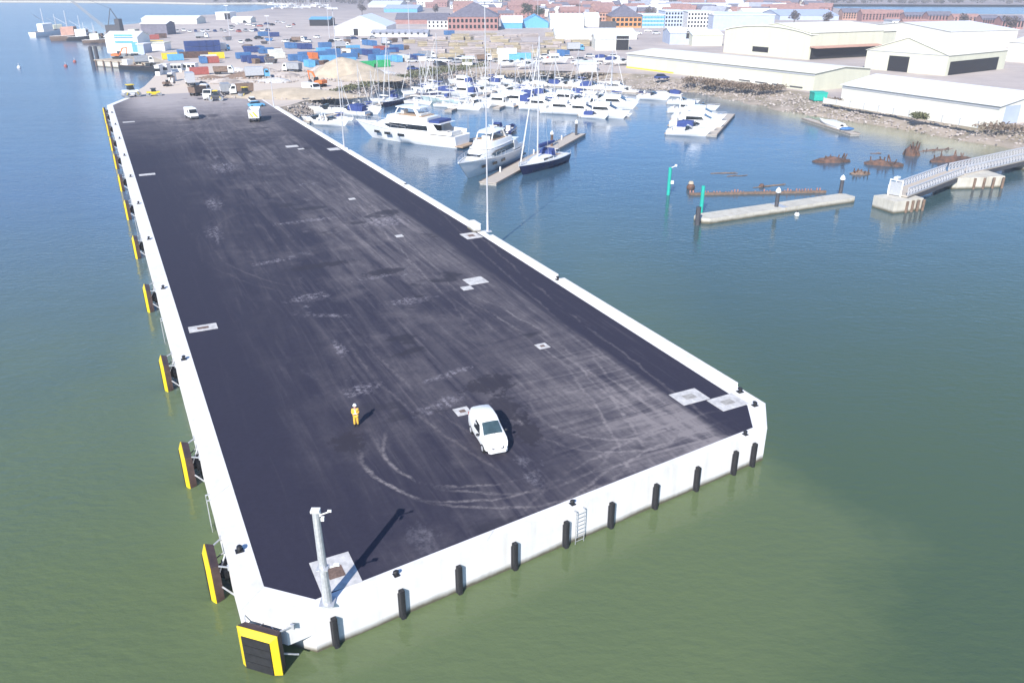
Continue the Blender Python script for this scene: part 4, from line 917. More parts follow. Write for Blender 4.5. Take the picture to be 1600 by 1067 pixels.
# ------------------------------------------------------------------ pontoons
def pontoon(lab, a, b, width, cat='pontoon', side=0, bays=None):
    d = b - a; ln = d.length; c = (a + b) / 2
    t = thing('floating_pontoon', lab, cat, (c.x, c.y, 0), rot2(d), 'floating pontoons in the marina')
    n = bays or max(1, int(ln/9))
    fl = MB()
    for k in range(n):
        x0 = -ln/2 + ln*k/n + .15; x1 = -ln/2 + ln*(k+1)/n - .15
        fl.b2(x0, x1, -width/2 + .1, width/2 - .1, -.3, .38)
    fl.build('float', M['float'], t)
    MB().b2(-ln/2, ln/2, -width/2, width/2, .4, .52).build('decking', M['wood'], t)
    for s in (-1, 1): MB().b2(-ln/2, ln/2, s*width/2 - (.12 if s > 0 else 0), s*width/2 + (0 if s > 0 else .12), .521, .60).build('edge_timber', M['brown'], t)
    m = max(1, int(ln/14))
    for k in range(m):
        x = -ln/2 + ln*(k+.5)/m
        MB().b2(x-.12, x+.12, width/2-.5, width/2-.25, .52, 1.45).build('power_pedestal', M['white'], t)
    return t
pontoon('wide planked pontoon between the flybridge yacht and the navy sailing yacht', P0, P1, 3.4)
pontoon('short walkway pontoon behind the stern of the largest motor yacht', at(700, 231), at(752, 219), 2.0)
def pile(px, py, h, lab, m, r_=.28, top=None, z=0, lamp=False):
    p = at(px, py, z); t = thing('mooring_pile', lab, 'mooring pile', (p.x, p.y, z), 0, 'piles standing in the harbour')
    MB().tube((0, 0, -1), (0, 0, h), r_, r_*.95, 12).build('post', m, t)
    if top: MB().loft([[(r_*k_*1.3*math.cos(a*math.pi/6), r_*k_*1.3*math.sin(a*math.pi/6), z_) for a in range(12)] for k_, z_ in ((1, h), (1.1, h+.15), (.7, h+.55), (.1, h+.8))]).build('cap', top, t, smooth=True)
    return t
pile(900, 215, 3.2, 'dark pile with white cap at the far end of the first pontoon', M['dgrey'], .3, M['white'])
pile(862, 232, 3.0, 'rust brown pile with white cap midway along the first pontoon', M['rust'], .3, M['white'])
# main marina pontoons, and boats either side of each
lines = [((478, 193), (585, 166), 'pontoon nearest the rock bank on the left of the marina'), ((575, 171), (742, 126), 'long pontoon leading from the left bank past the sailing yachts'),
         ((700, 176), (788, 138), 'second long pontoon among the small boats left of centre'), ((775, 172), (868, 130), 'third long pontoon among the small boats in mid marina'),
         ((870, 172), (960, 134), 'fourth long pontoon among the white cruisers on the right'), ((1110, 214), (1140, 181), 'wide pontoon beside the separate white cruisers on the right')]
for (a, b, lab) in lines: pontoon(lab, at(*a), at(*b), 2.2 if b[0] != 1140 else 3.0)
pontoon('long back walkway under the far rock bank of the marina', at(742, 126), at(1040, 152), 2.0)
pontoon('short dark pontoon under the right bank, with a pale boat on it', at(1258, 188), at(1336, 213), 2.6)
# kinds: f flybridge, fb flybridge with blue cover, c open cruiser, cb blue canopy, ca with arch, cn navy, s sailing yachts
rows = [
 ('by the leftmost pontoon', [('c', 508, 178, 0, 1.1), ('ca', 520, 196, 1, 1.0), ('cb', 545, 180, 0, 1.1), ('cb', 570, 178, 1, 1.0), ('ca', 492, 192, 0, .9), ('sw', 596, 160, 0, .7), ('sw', 560, 168, 1, .7), ('s', 580, 170, 1, .65), ('s', 535, 188, 1, .65)]),
 ('along the long left pontoon', [('st', 690, 160, 0, .95), ('sw', 655, 163, 1, .8), ('cn', 672, 150, 1, .9), ('cb', 704, 147, 1, .9), ('fb', 720, 133, 0, .8)]),
 ('along the second long pontoon', [('sw', 727, 172, 1, .85), ('ca', 747, 168, 1, 1.0), ('fb', 722, 150, 0, .9), ('c', 738, 158, 0, .9), ('s', 680, 138, 0, .8), ('cb', 764, 133, 0, .9), ('c', 752, 145, 0, .8), ('sw', 700, 168, 1, .75), ('sw', 646, 148, 0, .75), ('s', 664, 142, 1, .7), ('sw', 716, 142, 0, .7), ('sw', 672, 135, 0, .7), ('s', 742, 140, 1, .7)]),
 ('in the centre row', [('fb', 800, 165, 0, 1.05), ('f', 776, 166, 0, .95), ('cb', 812, 154, 0, 1.0), ('c', 796, 148, 0, 1.0), ('f', 846, 172, 1, 1.0), ('cb', 838, 160, 1, .9), ('cb', 853, 153, 1, 1.0), ('sw', 828, 150, 1, .9), ('ca', 812, 136, 0, .9), ('c', 832, 133, 1, .85), ('cb', 856, 136, 0, .95), ('sw', 786, 158, 0, .8), ('s', 818, 144, 1, .75), ('sw', 770, 142, 0, .75), ('sw', 802, 158, 1, .7), ('sw', 842, 143, 0, .8), ('s', 862, 166, 1, .85), ('c', 824, 166, 1, .9), ('ca', 790, 140, 0, .8)]),
 ('in the right hand row', [('f', 880, 178, 1, 1.0), ('f', 878, 162, 0, 1.05), ('c', 904, 163, 1, 1.1), ('f', 910, 180, 1, .95), ('ca', 927, 166, 1, 1.0), ('f', 945, 184, 1, 1.1), ('f', 962, 170, 1, 1.05), ('ca', 972, 163, 1, 1.1), ('c', 970, 182, 1, .6), ('cb', 930, 185, 1, .7), ('c', 940, 160, 1, 1.0), ('sw', 950, 143, 1, 1.0), ('c', 912, 150, 1, .9), ('cb', 892, 150, 0, .9), ('sw', 936, 150, 0, .75), ('sw', 896, 156, 1, .7), ('sw', 920, 156, 1, .8), ('s', 958, 155, 0, .8), ('ca', 888, 170, 0, .8), ('c', 952, 176, 1, .7)]),
 ('along the back walkway', [('ca', 882, 137, 0, 1.0), ('c', 898, 136, 1, 1.0), ('ca', 915, 139, 0, .95), ('cb', 928, 141, 1, 1.05), ('f', 964, 142, 1, .8), ('c', 978, 146, 0, .8), ('r', 995, 146, 0, 1.0), ('r', 1008, 148, 1, 1.0), ('c', 1022, 156, 1, 1.0), ('cb', 1045, 151, 0, .8), ('ca', 745, 134, 1, .8), ('f', 784, 131, 1, .75), ('s', 905, 130, 0, .7), ('sw', 870, 131, 0, .7), ('s', 765, 126, 0, .7)]),
 ('beside the separate right pontoon', [('f', 1078, 178, 1, .95), ('c', 1068, 164, 1, .9), ('f', 1092, 190, 1, 1.1), ('f', 1090, 200, 1, 1.1), ('cb', 1086, 206, 1, 1.0), ('c', 1076, 212, 1, 1.0), ('ca', 1100, 172, 1, .9)]),
]
KN = dict(c='open white cruiser', cb='white cruiser with blue canopy', f='white flybridge cruiser', ca='white cruiser with radar arch', fb='flybridge cruiser with blue cover', cn='navy hulled cruiser',
          s='white sailing yacht with blue sail cover', sw='white sailing yacht with pale sail cover', st='pale teal hulled sailing yacht', r='dark inflatable boat')
random.seed(21)
for rn, bs in rows:
    cnt = {}
    for b in sorted(bs, key=lambda b: b[1]): cnt.setdefault(b[0], []).append(b)
    for kd, lst in cnt.items():
        for i, (k, px, py, sd, sca) in enumerate(lst):
            lab = f'{KN[k]} {rn}' if len(lst) == 1 else f'{KN[k]} {rn}, {nth(i)} from the left'
            if kd == 'c' and i == 3: lab += ''
            boat(k, px, py, (HQ if sd == 0 else HQ2) + random.uniform(-.12, .12), lab, sca)
# a pale flat boat on the pontoon under the right bank
pa, pb = at(1290, 196), at(1318, 205)
t = thing('workboat', 'pale covered workboat on the short pontoon under the right bank', 'boat', ((pa.x+pb.x)/2 - .5, (pa.y+pb.y)/2 + 1.4, .1), rot2(at(1258, 188) - at(1336, 213)))
rr = make_hull(t, 11, 3.2, .9, M['gel'], M['deckw'], rake=.1)
MB().loft(srings([(-4.8, 1.3, 1.0, .85, 1.5), (0, 1.4, 1.0, .9, 1.7), (3.4, .6, .4, 1.0, 1.3)])).build('cover', M['deckw'], t, smooth=True)
MB().b2(-5.4, -4.9, -.3, .3, .3, 1.3).build('outboard', M['black'], t)
pa = at(1322, 208); t = thing('tarpaulin', 'blue tarpaulin bundle on the end of the short pontoon', 'tarpaulin', (pa.x, pa.y, .62), 0)
MB().loft([[(x, r_*math.cos(k*math.pi/5), max(0, .35 + r_*.5*math.sin(k*math.pi/5))) for k in range(10)] for x, r_ in ((-1.7, .3), (-1, .8), (.6, .9), (1.6, .4))]).build('cover', M['blue'], t, smooth=True)
MB().tube((-1.6, -.5, .02), (1.6, -.5, .02), .03).build('rope', M['white'], t)
# ------------------------------------------------------------------ concrete breakwater with its dark posts
a, b = at(1090, 347, 0), at(1328, 312, 0); d = (b - a); ln = d.length; c = (a + b)/2
bk = thing('breakwater', 'weathered concrete breakwater pontoon lying loose in the harbour', 'breakwater', (c.x, c.y, 0), rot2(d))
for k, (x0, x1) in enumerate(((-ln/2, .15), (.25, ln/2))):
    e0 = .9 if k == 0 else 0; e1 = .9 if k == 1 else 0
    MB().prism([(x0 + e0, -1.7), (x1 - e1, -1.7), (x1, -1.0), (x1, 1.0), (x1 - e1, 1.7), (x0 + e0, 1.7), (x0, 1.0), (x0, -1.0)], -.6, .75).build('concrete_unit', M['conc2'], bk, bevel=.06)
MB().box(.2, 0, .78, 1.2, 2.8, .04).build('joint_plate', M['steel'], bk)
for px, py, lab, tp in ((1213, 323, 'dark post with white cap in the middle of the breakwater', 1), (1313, 302, 'dark post with white cap at the far end of the breakwater', 1)):
    pile(px, py, 2.3, lab, M['dgrey'], .32, M['white'], .75)
pile(1090, 344, 2.0, 'short dark post at the near end of the breakwater', M['dgrey'], .38, None, .75)
pile(1095, 334, 4.4, 'green pile rising behind the near end of the breakwater', M['teal'], .3)
t = pile(1044, 305, 4.7, 'green channel marker pile standing alone left of the breakwater', M['teal'], .3)
MB().bar((0, 0, 4.6), (.9, 0, 5.0), .1).box(.9, 0, 5.05, .35, .35, .3).box(.5, 0, 2.2, .5, .3, .5).build('marker_light', M['white'], t)
p = at(1079, 296, 0); t = thing('mooring_buoy', 'rusty orange mooring buoy near the green marker pile', 'buoy', (p.x, p.y, 0), 0)
MB().ball((0, 0, .35), .75, 12, 8, .9).build('float', M['rust'], t, smooth=True); MB().tube((0, 0, 1.0), (0, 0, 1.4), .5, .35, 10).build('top', M['sand'], t)
# half sunken timber wall behind the breakwater
a, b = at(1078, 305, 0), at(1290, 301, 0); d = b - a
t = thing('sunken_wall', 'half sunken dark timber wall behind the breakwater', 'timber wall', (a.x, a.y, 0), rot2(d))
MB().b2(0, d.length, -.25, .25, -.5, .35).build('beam', M['brown'], t)
st = MB(); random.seed(2)
for k in range(46): st.b2(d.length*k/46, d.length*k/46 + .22, .3, .5, -.4, random.uniform(.1, .75))
st.build('stakes', M['brick'], t)
# wreckage and debris
def wreck(lab, px, py, ln, w_, h, rz, seed, m=None, name='rusty_wreck'):
    random.seed(seed); p = at(px, py, 0); t = thing(name, lab, 'wreckage', (p.x, p.y, 0), rz, 'rusting wreckage off the right bank')
    rings = []
    for i in range(8):
        s = i/7; k = math.sin(math.pi*(.08 + .84*s))**.6
        rings.append([(-ln/2 + ln*s + random.uniform(-.25, .25), w_/2*k*random.uniform(.7, 1.1)*math.cos(a), -.3 + max(0, h*k*random.uniform(.6, 1.15)*math.sin(a)) + (.2 if 0 < a < math.pi else 0)) for a in [j*math.pi/5 for j in range(-1, 7)]])
    MB().loft(rings).build('hull_shell', m or M['rust'], t)
    rb = MB()
    for i in range(7):
        x = random.uniform(-ln*.4, ln*.4); y = random.uniform(-w_*.35, w_*.35)
        rb.bar((x, y, 0), (x + random.uniform(-.8, .8), y + random.uniform(-.6, .6), h*random.uniform(.9, 1.6)), .18)
    rb.build('broken_ribs', M['rust'], t)
    return t
wreck('dark rusty wreck farthest left of the wreckage group', 1300, 253, 7.5, 3.2, 1.1, .1, 3)
wreck('wreck with pale orange plates and a long dark bow', 1380, 258, 7.0, 3.0, 1.3, -.35, 4)
wreck('small dark wreck nearest the breakwater end', 1344, 272, 3.6, 2.2, .8, .1, 5, M['brown'])
wreck('upright rusty wreck below the right bank', 1424, 242, 4.0, 3.4, 2.0, .8, 6)
wreck('long rust red wreck beside the footbridge', 1484, 252, 9.0, 3.4, 1.3, .2, 8)
wreck('low dark weedy sandbar wreck close under the right bank', 1462, 235, 10, 1.6, .35, .35, 9, M['brown'])
for i, (px, py, ln, rz) in enumerate(((1136, 271, 8, .1), (1190, 292, 9, .35), (1150, 275, 4, .2), (1370, 240, 3, .1))):
    random.seed(40 + i)
    p = at(px, py, 0); t = thing('floating_debris', ('long dark debris floating far left of the wrecks', 'dark branch with rusty lump floating behind the sunken wall', 'short dark debris floating beside longer debris', 'small dark debris floating under the right bank')[i], 'debris', (p.x, p.y, 0), rz)
    bm_ = MB()
    for k in range(5):
        x = random.uniform(-ln/2, ln/4); bm_.tube((x, random.uniform(-.3, .3), .0), (x + ln*.4, random.uniform(-.5, .5), .08), .1, .05, 6)
    bm_.build('sticks', M['brown'], t)
    if i == 1: MB().ball((0, 0, .1), .5, 7, 5).build('lump', M['rust'], t)
# ------------------------------------------------------------------ footbridge with lattice railings on concrete bases
A = at(1402, 304, 2.2); B_ = at(1492, 270, 2.2); C_ = at(1640, 236, 2.2)
def concrete_base(lab, px, py, sx, sy, rz, h):
    p = at(px, py, 0); t = thing('concrete_caisson', lab, 'caisson', (p.x, p.y, 0), rz)
    MB().prism([(-sx/2, -sy/2), (sx*.1, -sy/2), (sx*.15, -sy*.42), (sx/2, -sy*.42), (sx/2, sy/2), (-sx/2, sy/2)], -.8, h).build('block', M['conc2'], t, bevel=.06)
    for k in range(4): MB().tube((-sx*.1 + sx*.18*k, -sy*.52, -.8), (-sx*.1 + sx*.18*k, -sy*.52, h*.95), .22).build('timber_fender', M['brown'], t)
    return t
concrete_base('concrete block at the outer end of the footbridge', 1402, 326, 6.2, 4.6, .35, 1.9)
concrete_base('ragged concrete base under the middle of the footbridge', 1514, 290, 10, 5.0, .12, 2.0)
concrete_base('concrete base at the landward end of the footbridge', 1606, 262, 6, 6, .3, 1.6)
def bridge(lab, a, b, w_=3.2):
    d = b - a; ln = d.length; t = thing('footbridge', lab, 'footbridge', a, rot2(d), 'lattice footbridge spans')
    MB().b2(0, ln, -w_/2, w_/2, -.2, .02).build('walkway', M['wood'], t)
    for s in (-1, 1):
        y = s*w_/2
        MB().b2(0, ln, y-.16, y+.16, -.95, -.22).build('girder', M['dgrey'], t)
        rl = MB().bar((0, y, 1.25), (ln, y, 1.25), .18).bar((0, y, .12), (ln, y, .12), .16)
        n = int(ln/1.1)
        for k in range(n):
            x0, x1 = ln*k/n, ln*(k+1)/n
            rl.bar((x0, y, .12), (x0 + .001, y, 1.25), .11).bar((x0, y, .12), (x1, y, 1.25), .085).bar((x0, y, 1.25), (x1, y, .12), .085)
        rl.build('railing', M['alu'], t)
bridge('pale lattice footbridge span nearest the breakwater', A, B_); bridge('pale lattice footbridge span nearest the right bank', B_ + (C_-B_)*.02, C_)
p = at(1397, 306, 1.9); t = thing('gate_frame', 'white gate frame with light at the outer end of the footbridge', 'gate', (p.x, p.y, 1.9), rot2(B_-A))
MB().bar((0, -1.0, 0), (0, -1.0, 2.6), .15).bar((0, 1.0, 0), (0, 1.0, 2.6), .15).bar((0, -1.0, 2.5), (0, 1.0, 2.5), .15).build('frame', M['white'], t)
MB().b2(-.05, .05, -.9, .9, .1, 2.2).build('door', M['steel'], t); MB().box(1.4, .6, 2.6, 1.2, .6, .3).bar((1.4, .6, 0), (1.4, .6, 2.5), .12).build('light', M['white'], t)
# seabird sized float by the breakwater
p = at(1245, 337, 0); t = thing('marker_float', 'small white marker float beside the breakwater', 'float', (p.x, p.y, 0), 0)
MB().ball((0, 0, .15), .4, 8, 6).build('ball', M['white'], t, smooth=True); MB().tube((0, 0, .45), (0, 0, .8), .08).build('ring', M['black'], t)
# ------------------------------------------------------------------ buildings
def frame(p0, p1):
    d = p1 - p0; return rot2(d), d.length
def building(name, lab, p0, p1, dep, h, wm, rm=None, roof='gable', rise=3, rows=0, cols=0, wh=1.4, ww=1.2, cat='building', over=.4, win=None, group=None, doors=(), wz=1.0, trim=None):
    """p0 > p1 is the base of the wall that faces the camera, left to right; depth runs away from the camera"""
    rz, ln = frame(p0, p1)
    t = thing(name, lab, cat, (p0.x, p0.y, L), rz, group)
    rm = rm or wm
    w_ = MB()
    if roof == 'gable':      # ridge parallel to the front
        w_.yprism([(0, -.5), (dep, -.5), (dep, h), (dep/2, h + rise), (0, h)], 0, ln)
    elif roof == 'gablef':   # gable faces the front
        w_.xprism([(0, -.5), (ln, -.5), (ln, h), (ln/2, h + rise), (0, h)], 0, dep)
    else: w_.b2(0, ln, 0, dep, -.5, h)
    w_.build('wall', wm, t)
    r_ = MB(); o = over; e = .18
    if roof == 'gable':
        sl = rise/(dep/2)
        r_.add([(-o, -o, h - o*sl + .03), (ln+o, -o, h - o*sl + .03), (ln+o, dep/2, h + rise + .03), (-o, dep/2, h + rise + .03), (ln+o, dep+o, h - o*sl + .03), (-o, dep+o, h - o*sl + .03)] +
               [(-o, -o, h - o*sl + e), (ln+o, -o, h - o*sl + e), (ln+o, dep/2, h + rise + e), (-o, dep/2, h + rise + e), (ln+o, dep+o, h - o*sl + e), (-o, dep+o, h - o*sl + e)],
               [(0, 1, 2, 3), (3, 2, 4, 5), (6, 7, 8, 9), (9, 8, 10, 11), (0, 1, 7, 6), (5, 4, 10, 11), (0, 3, 9, 6), (3, 5, 11, 9), (1, 2, 8, 7), (2, 4, 10, 8)])
    elif roof == 'gablef':
        sl = rise/(ln/2)
        r_.add([(-o, -o, h - o*sl + .03), (-o, dep+o, h - o*sl + .03), (ln/2, dep+o, h + rise + .03), (ln/2, -o, h + rise + .03), (ln+o, dep+o, h - o*sl + .03), (ln+o, -o, h - o*sl + .03)] +
               [(-o, -o, h - o*sl + e), (-o, dep+o, h - o*sl + e), (ln/2, dep+o, h + rise + e), (ln/2, -o, h + rise + e), (ln+o, dep+o, h - o*sl + e), (ln+o, -o, h - o*sl + e)],
               [(0, 1, 2, 3), (3, 2, 4, 5), (6, 7, 8, 9), (9, 8, 10, 11), (0, 1, 7, 6), (5, 4, 10, 11), (0, 3, 9, 6), (3, 5, 11, 9), (1, 2, 8, 7), (2, 4, 10, 8)])
    elif roof == 'hip':
        k = min(ln, dep)/2*.98; x0, x1 = (k, ln-k); y = dep/2
        if ln < dep: x0 = x1 = ln/2
        r_.loft([[(-o, -o, h+.02), (ln+o, -o, h+.02), (ln+o, dep+o, h+.02), (-o, dep+o, h+.02)], [(-o, -o, h+.25), (ln+o, -o, h+.25), (ln+o, dep+o, h+.25), (-o, dep+o, h+.25)], [(x0, y-.05, h+rise), (x1, y-.05, h+rise), (x1, y+.05, h+rise), (x0, y+.05, h+rise)]])
    else:
        r_.b2(-o, ln+o, -o, dep+o, h + .01, h + .35)
    r_.build('roof', rm, t)
    if trim: MB().b2(0, ln, -.12, -.02, h - .8, h - .35).build('gutter', trim, t)
    first = None
    for i in range(rows):
        for j in range(cols):
            z = wz + (h - wz) * i / max(1, rows) + .3; x = ln*(j + .5)/cols
            if first is None:
                first = MB().box(0, 0, 0, ww, .12, wh).build('window', win or M['glass'], t); o_ = first
            else:
                o_ = first.copy(); col.objects.link(o_); o_.parent = t
            o_.location = (x, -.03, z + wh/2)
    for (x, wd_, z0, hh, m) in doors:
        MB().b2(x - wd_/2, x + wd_/2, -.08, .1, z0, z0 + hh).build('door', m, t)
    return t
def bpx(name, lab, x0, x1, yb, yt, dep, wm, rm=None, roof='gable', rise=3, y1=None, **kw):
    h = hgt(x0 if y1 else (x0+x1)/2, yb, yt)
    return building(name, lab, at(x0, yb, L), at(x1, y1 or yb, L), dep, h, wm, rm, roof, rise, **kw)
# the long sheds along the right bank
W = bpx('warehouse', 'long low cream warehouse stretching along the marina bank', 979, 1270, 106, 84, 27, M['cream'], M['creamroof'], 'gable', 1.2, y1=143, trim=M['steel'], over=.5)
rzw, lnw = frame(at(979, 106, L), at(1270, 143, L))
MB().b2(lnw*.47, lnw*.86, -.1, .05, .2, 3.6).build('white_panel', M['wcladding'], W)
for k in range(4): MB().b2(lnw*(.66 + .08*k), lnw*(.715 + .08*k), -.2, -.02, .5, .85).build('low_vent', M['dgrey'], W)
MB().b2(0, lnw*.3, -.14, -.02, -.4, .45).build('base_strip', M['yellow'], W)
W2 = bpx('warehouse', 'white low warehouse nearest the footbridge on the right bank', 1313, 1556, 158, 133, 26, M['wcladding'], M['white'], 'gable', 2.2, y1=196, trim=M['steel'], over=.5)
rz2, ln2 = frame(at(1313, 158, L), at(1556, 196, L))
MB().b2(ln2-.05, ln2+.12, 2.0, 7.5, .1, 4.2).build('roller_door', M['gblue'], W2)
fe = MB()
for k in range(10): fe.b2(ln2*k/10, ln2*(k+1)/10 - .2, -6.5, -6.4, -.2, 1.2)
W3 = thing('low_wall', 'low white rendered wall below the white warehouse', 'wall', (at(1313, 158, L).x, at(1313, 158, L).y, L), rz2)
fe.build('panels', M['wcladding'], W3)
pst = MB()
for k in range(11): pst.b2(ln2*k/10 - .15, ln2*k/10 + .05, -6.56, -6.34, -.2, 1.4)
pst.build('posts', M['steel'], W3)
# big arched warehouse behind
def arch_shed(lab, p0, p1, dep, h, rise, wm, rm, doors=()):
    rz, ln = frame(p0, p1); t = thing('arched_warehouse', lab, 'warehouse', (p0.x, p0.y, L), rz)
    n = 12; prof = [(0, -.5), (ln, -.5)] + [(ln - ln*k/n, h + rise*math.sin(math.pi*k/n)**.8) for k in range(n+1)]
    MB().xprism(prof, 0, dep).build('wall', wm, t)
    r_ = MB(); rings = []
    for k in range(n+1):
        x = -.5 + (ln+1)*k/n; z = h + rise*math.sin(math.pi*k/n)**.8
        rings.append([(x, -.5, z+.05), (x, -.5, z+.3), (x, dep+.5, z+.3), (x, dep+.5, z+.05)])
    r_.loft(rings).build('roof', rm, t, smooth=False)
    for (x, wd_, z0, hh, m) in doors: MB().b2(x - wd_/2, x + wd_/2, -.12, .1, z0, z0+hh).build('door', m, t)
    return t
pA, pB = at(1130, 82, L), at(1262, 94, L)
arch_shed('huge pale arched roof warehouse rising behind the long cream shed', pA, pB, 60, hgt(1190, 86, 50), 2.6, M['cream'], M['creamroof'], ((22, 9, 1.5, 2.2, M['dark']),))
pA = at(1262, 96, L); pB = at(1378, 92, L)
t = bpx('warehouse', 'tall cream warehouse with a long dark opening under red canopy', 1262, 1374, 94, 52, 40, M['cream'], M['creamroof'], 'gable', 3, y1=88)
rz, ln = frame(at(1262, 94, L), at(1374, 88, L))
MB().b2(1, ln-4, -.3, .02, .2, 4.6).build('opening', M['dark'], t); MB().loft([[(0, -.2, 5.4), (ln-3, -.2, 5.4), (ln-3, -.2, 5.0), (0, -.2, 5.0)], [(0, -4, 4.9), (ln-3, -4, 4.9), (ln-3, -4, 4.7), (0, -4, 4.7)]]).build('canopy', M['brickp'], t)
# the broad gabled warehouse with a square dark door
c1, c2 = at(1476, 119, L), at(1568, 108, L); sd_ = (c2 - c1); dp_ = sd_.length; sd_.normalize()
fd_ = Vector((sd_.y, -sd_.x, 0)); c0 = c1 - fd_ * (at(1476, 119, L) - at(1348, 108, L)).length
t = building('warehouse', 'broad cream gabled warehouse with a square dark doorway and open side bay', c0, c1, dp_, hgt(1476, 119, 87), M['cream'], M['creamroof'], 'gablef', 5.0, trim=None)
ln = (c1 - c0).length
MB().b2(ln*.30, ln*.55, -.15, .05, .1, 5.4).build('doorway', M['dark'], t)
MB().b2(ln - .05, ln + .15, 2, dp_*.86, .1, 4.6).build('loading_bay', M['dark'], t)
MB().b2(0, ln, -.12, -.02, hgt(1476, 119, 87) - .25, hgt(1476, 119, 87) - .05).build('cladding_rail', M['groof'], t)
bpx('warehouse', 'white flat roofed warehouse behind the broad gabled one', 1480, 1585, 78, 50, 60, M['wcladding'], M['white'], 'gable', 3, y1=74)
bpx('warehouse', 'white warehouse at the far right beyond the loading bay', 1570, 1680, 96, 66, 50, M['wcladding'], M['white'], 'gable', 3, y1=104)
bpx('office_block', 'white office block beside the square doorway warehouse', 1372, 1398, 62, 46, 18, M['wcladding'], M['groof'], 'flat', rows=2, cols=4)
bpx('office_block', 'small white block in front of the red brick terrace', 1392, 1412, 48, 33, 14, M['white'], M['groof'], 'flat', rows=2, cols=3)
bpx('office_block', 'white block with a dark entrance beside the red brick terrace', 1455, 1478, 58, 40, 20, M['white'], M['groof'], 'flat', doors=((16, 7, .1, 5, M['dark']),))
# sheds behind the cream warehouse
t = bpx('workshop', 'blue grey workshop with a dark doorway behind the cream shed', 1046, 1080, 70, 52, 22, M['gblue'], M['white'], 'gable', 2)
rz, ln = frame(at(1046, 70, L), at(1080, 70, L)); MB().b2(ln*.74, ln*.98, -.15, .05, 3.0, 6.5).build('doorway', M['dark'], t)
bpx('workshop', 'cream workshop standing right of the blue grey one', 1081, 1128, 72, 55, 26, M['cream'], M['white'], 'gable', 2)
t = bpx('workshop', 'white shed with a big black opening at the end of cream warehouse', 930, 982, 79, 62, 20, M['wcladding'], M['white'], 'gable', 2)
rz, ln = frame(at(930, 79, L), at(982, 79, L)); MB().b2(ln*.62, ln*.99, -.15, .05, .1, 6.5).build('opening', M['dark'], t)
bpx('warehouse', 'wide white roofed shed behind the black opening', 868, 995, 62, 55, 45, M['wcladding'], M['white'], 'gable', 2.5)
# yard buildings along the skyline, left to right
t = bpx('dome_tent', 'broad white tent shed with a small dark doorway', 524, 604, 56, 42, 45, M['white'], M['white'], 'gablef', 6)
rz, ln = frame(at(524, 56, L), at(604, 56, L)); MB().b2(ln*.36, ln*.45, -.15, .05, .1, 4).build('doorway', M['dark'], t)
bpx('workshop', 'teal roofed workshop with a long dark open front', 484, 516, 41, 31, 18, M['dark'], M['lblue'], 'gable', 1.5)
bpx('office_block', 'low white building under the tent, with dark end', 580, 668, 58, 52, 16, M['render'], M['groof'], 'gable', 1.5, rows=1, cols=9)
bpx('industrial_unit', 'long brick unit with slate blue roof left of the pyramid roofed building', 618, 668, 38, 31, 30, M['brick'], M['slate'], 'gable', 4)
bpx('industrial_unit', 'grey unit with dark roof touching the pyramid roofed building', 668, 700, 46, 32, 30, M['render'], M['slate'], 'gable', 4, rows=2, cols=5)
bpx('brick_hall', 'large red brick building with dark pyramid roof', 700, 778, 48, 27, 42, M['brick'], M['slate'], 'hip', 9, rows=2, cols=12, ww=1.6, wh=2.2)
bpx('boat_shed', 'bright blue gabled shed with a white roofed wing', 815, 857, 44, 36, 30, M['lblue'], M['lblue'], 'gablef', 5)
bpx('boat_shed', 'white roofed wing left of the bright blue gable', 783, 816, 45, 36, 28, M['lblue'], M['white'], 'gable', 4)
bpx('white_workshop', 'white workshop with grey doors right of the blue shed', 860, 912, 46, 30, 30, M['wcladding'], M['white'], 'gable', 3, doors=((40, 12, .1, 5, M['dgrey']),))
bpx('white_workshop', 'smaller white workshop left of the pale brick block', 914, 936, 42, 28, 26, M['wcladding'], M['white'], 'gable', 3)
bpx('brick_block', 'pale brick block left of the orange brick building', 936, 954, 40, 20, 26, M['brickp'], M['teroof'], 'hip', 3, rows=3, cols=4)
bpx('brick_block', 'orange brick building with dark pyramid roof', 955, 1002, 44, 27, 36, M['obrick'], M['slate'], 'hip', 8, rows=2, cols=7, ww=2.2, wh=2.0)
bpx('office_block', 'pale blue glazed office right of the orange brick building', 1003, 1037, 44, 24, 30, M['gblue'], M['white'], 'flat', rows=3, cols=7, win=M['lblue'], ww=2.6)
bpx('apartment_block', 'grey white apartment block, left of the two similar ones', 1038, 1070, 44, 18, 30, M['gblue'], M['white'], 'flat', rows=4, cols=7)
bpx('apartment_block', 'grey white apartment block, right of the two similar ones', 1073, 1112, 46, 19, 30, M['render'], M['white'], 'flat', rows=4, cols=8)
bpx('depot', 'long grey blue depot right of the apartment blocks', 1113, 1208, 48, 24, 60, M['gblue'], M['white'], 'flat')
bpx('depot', 'very long white roofed depot along the skyline', 1010, 1190, 17, 13, 120, M['wcladding'], M['white'], 'gable', 4)
bpx('depot', 'pale blue roofed depot at the skyline left of the red terraces', 1218, 1310, 32, 25, 60, M['gblue'], M['gblue'], 'gable', 4)
bpx('depot', 'light blue roofed long depot behind the white tent', 600, 652, 20, 14, 60, M['lblue'], M['gblue'], 'gable', 3)
bpx('depot', 'white roofed depot behind the teal workshop', 575, 625, 12, 8, 80, M['wcladding'], M['white'], 'gable', 4)
bpx('tower_block', 'cream tower block left on the skyline', 710, 734, 12, -4, 30, M['cream'], M['groof'], 'flat', rows=5, cols=5)
bpx('tower_block', 'pale tower block right of the cream tower', 742, 764, 9, -3, 30, M['brickp'], M['groof'], 'flat', rows=4, cols=5)
bpx('tower_block', 'small cream tower block right of the pale one', 768, 784, 12, 0, 26, M['cream'], M['groof'], 'flat', rows=4, cols=4)
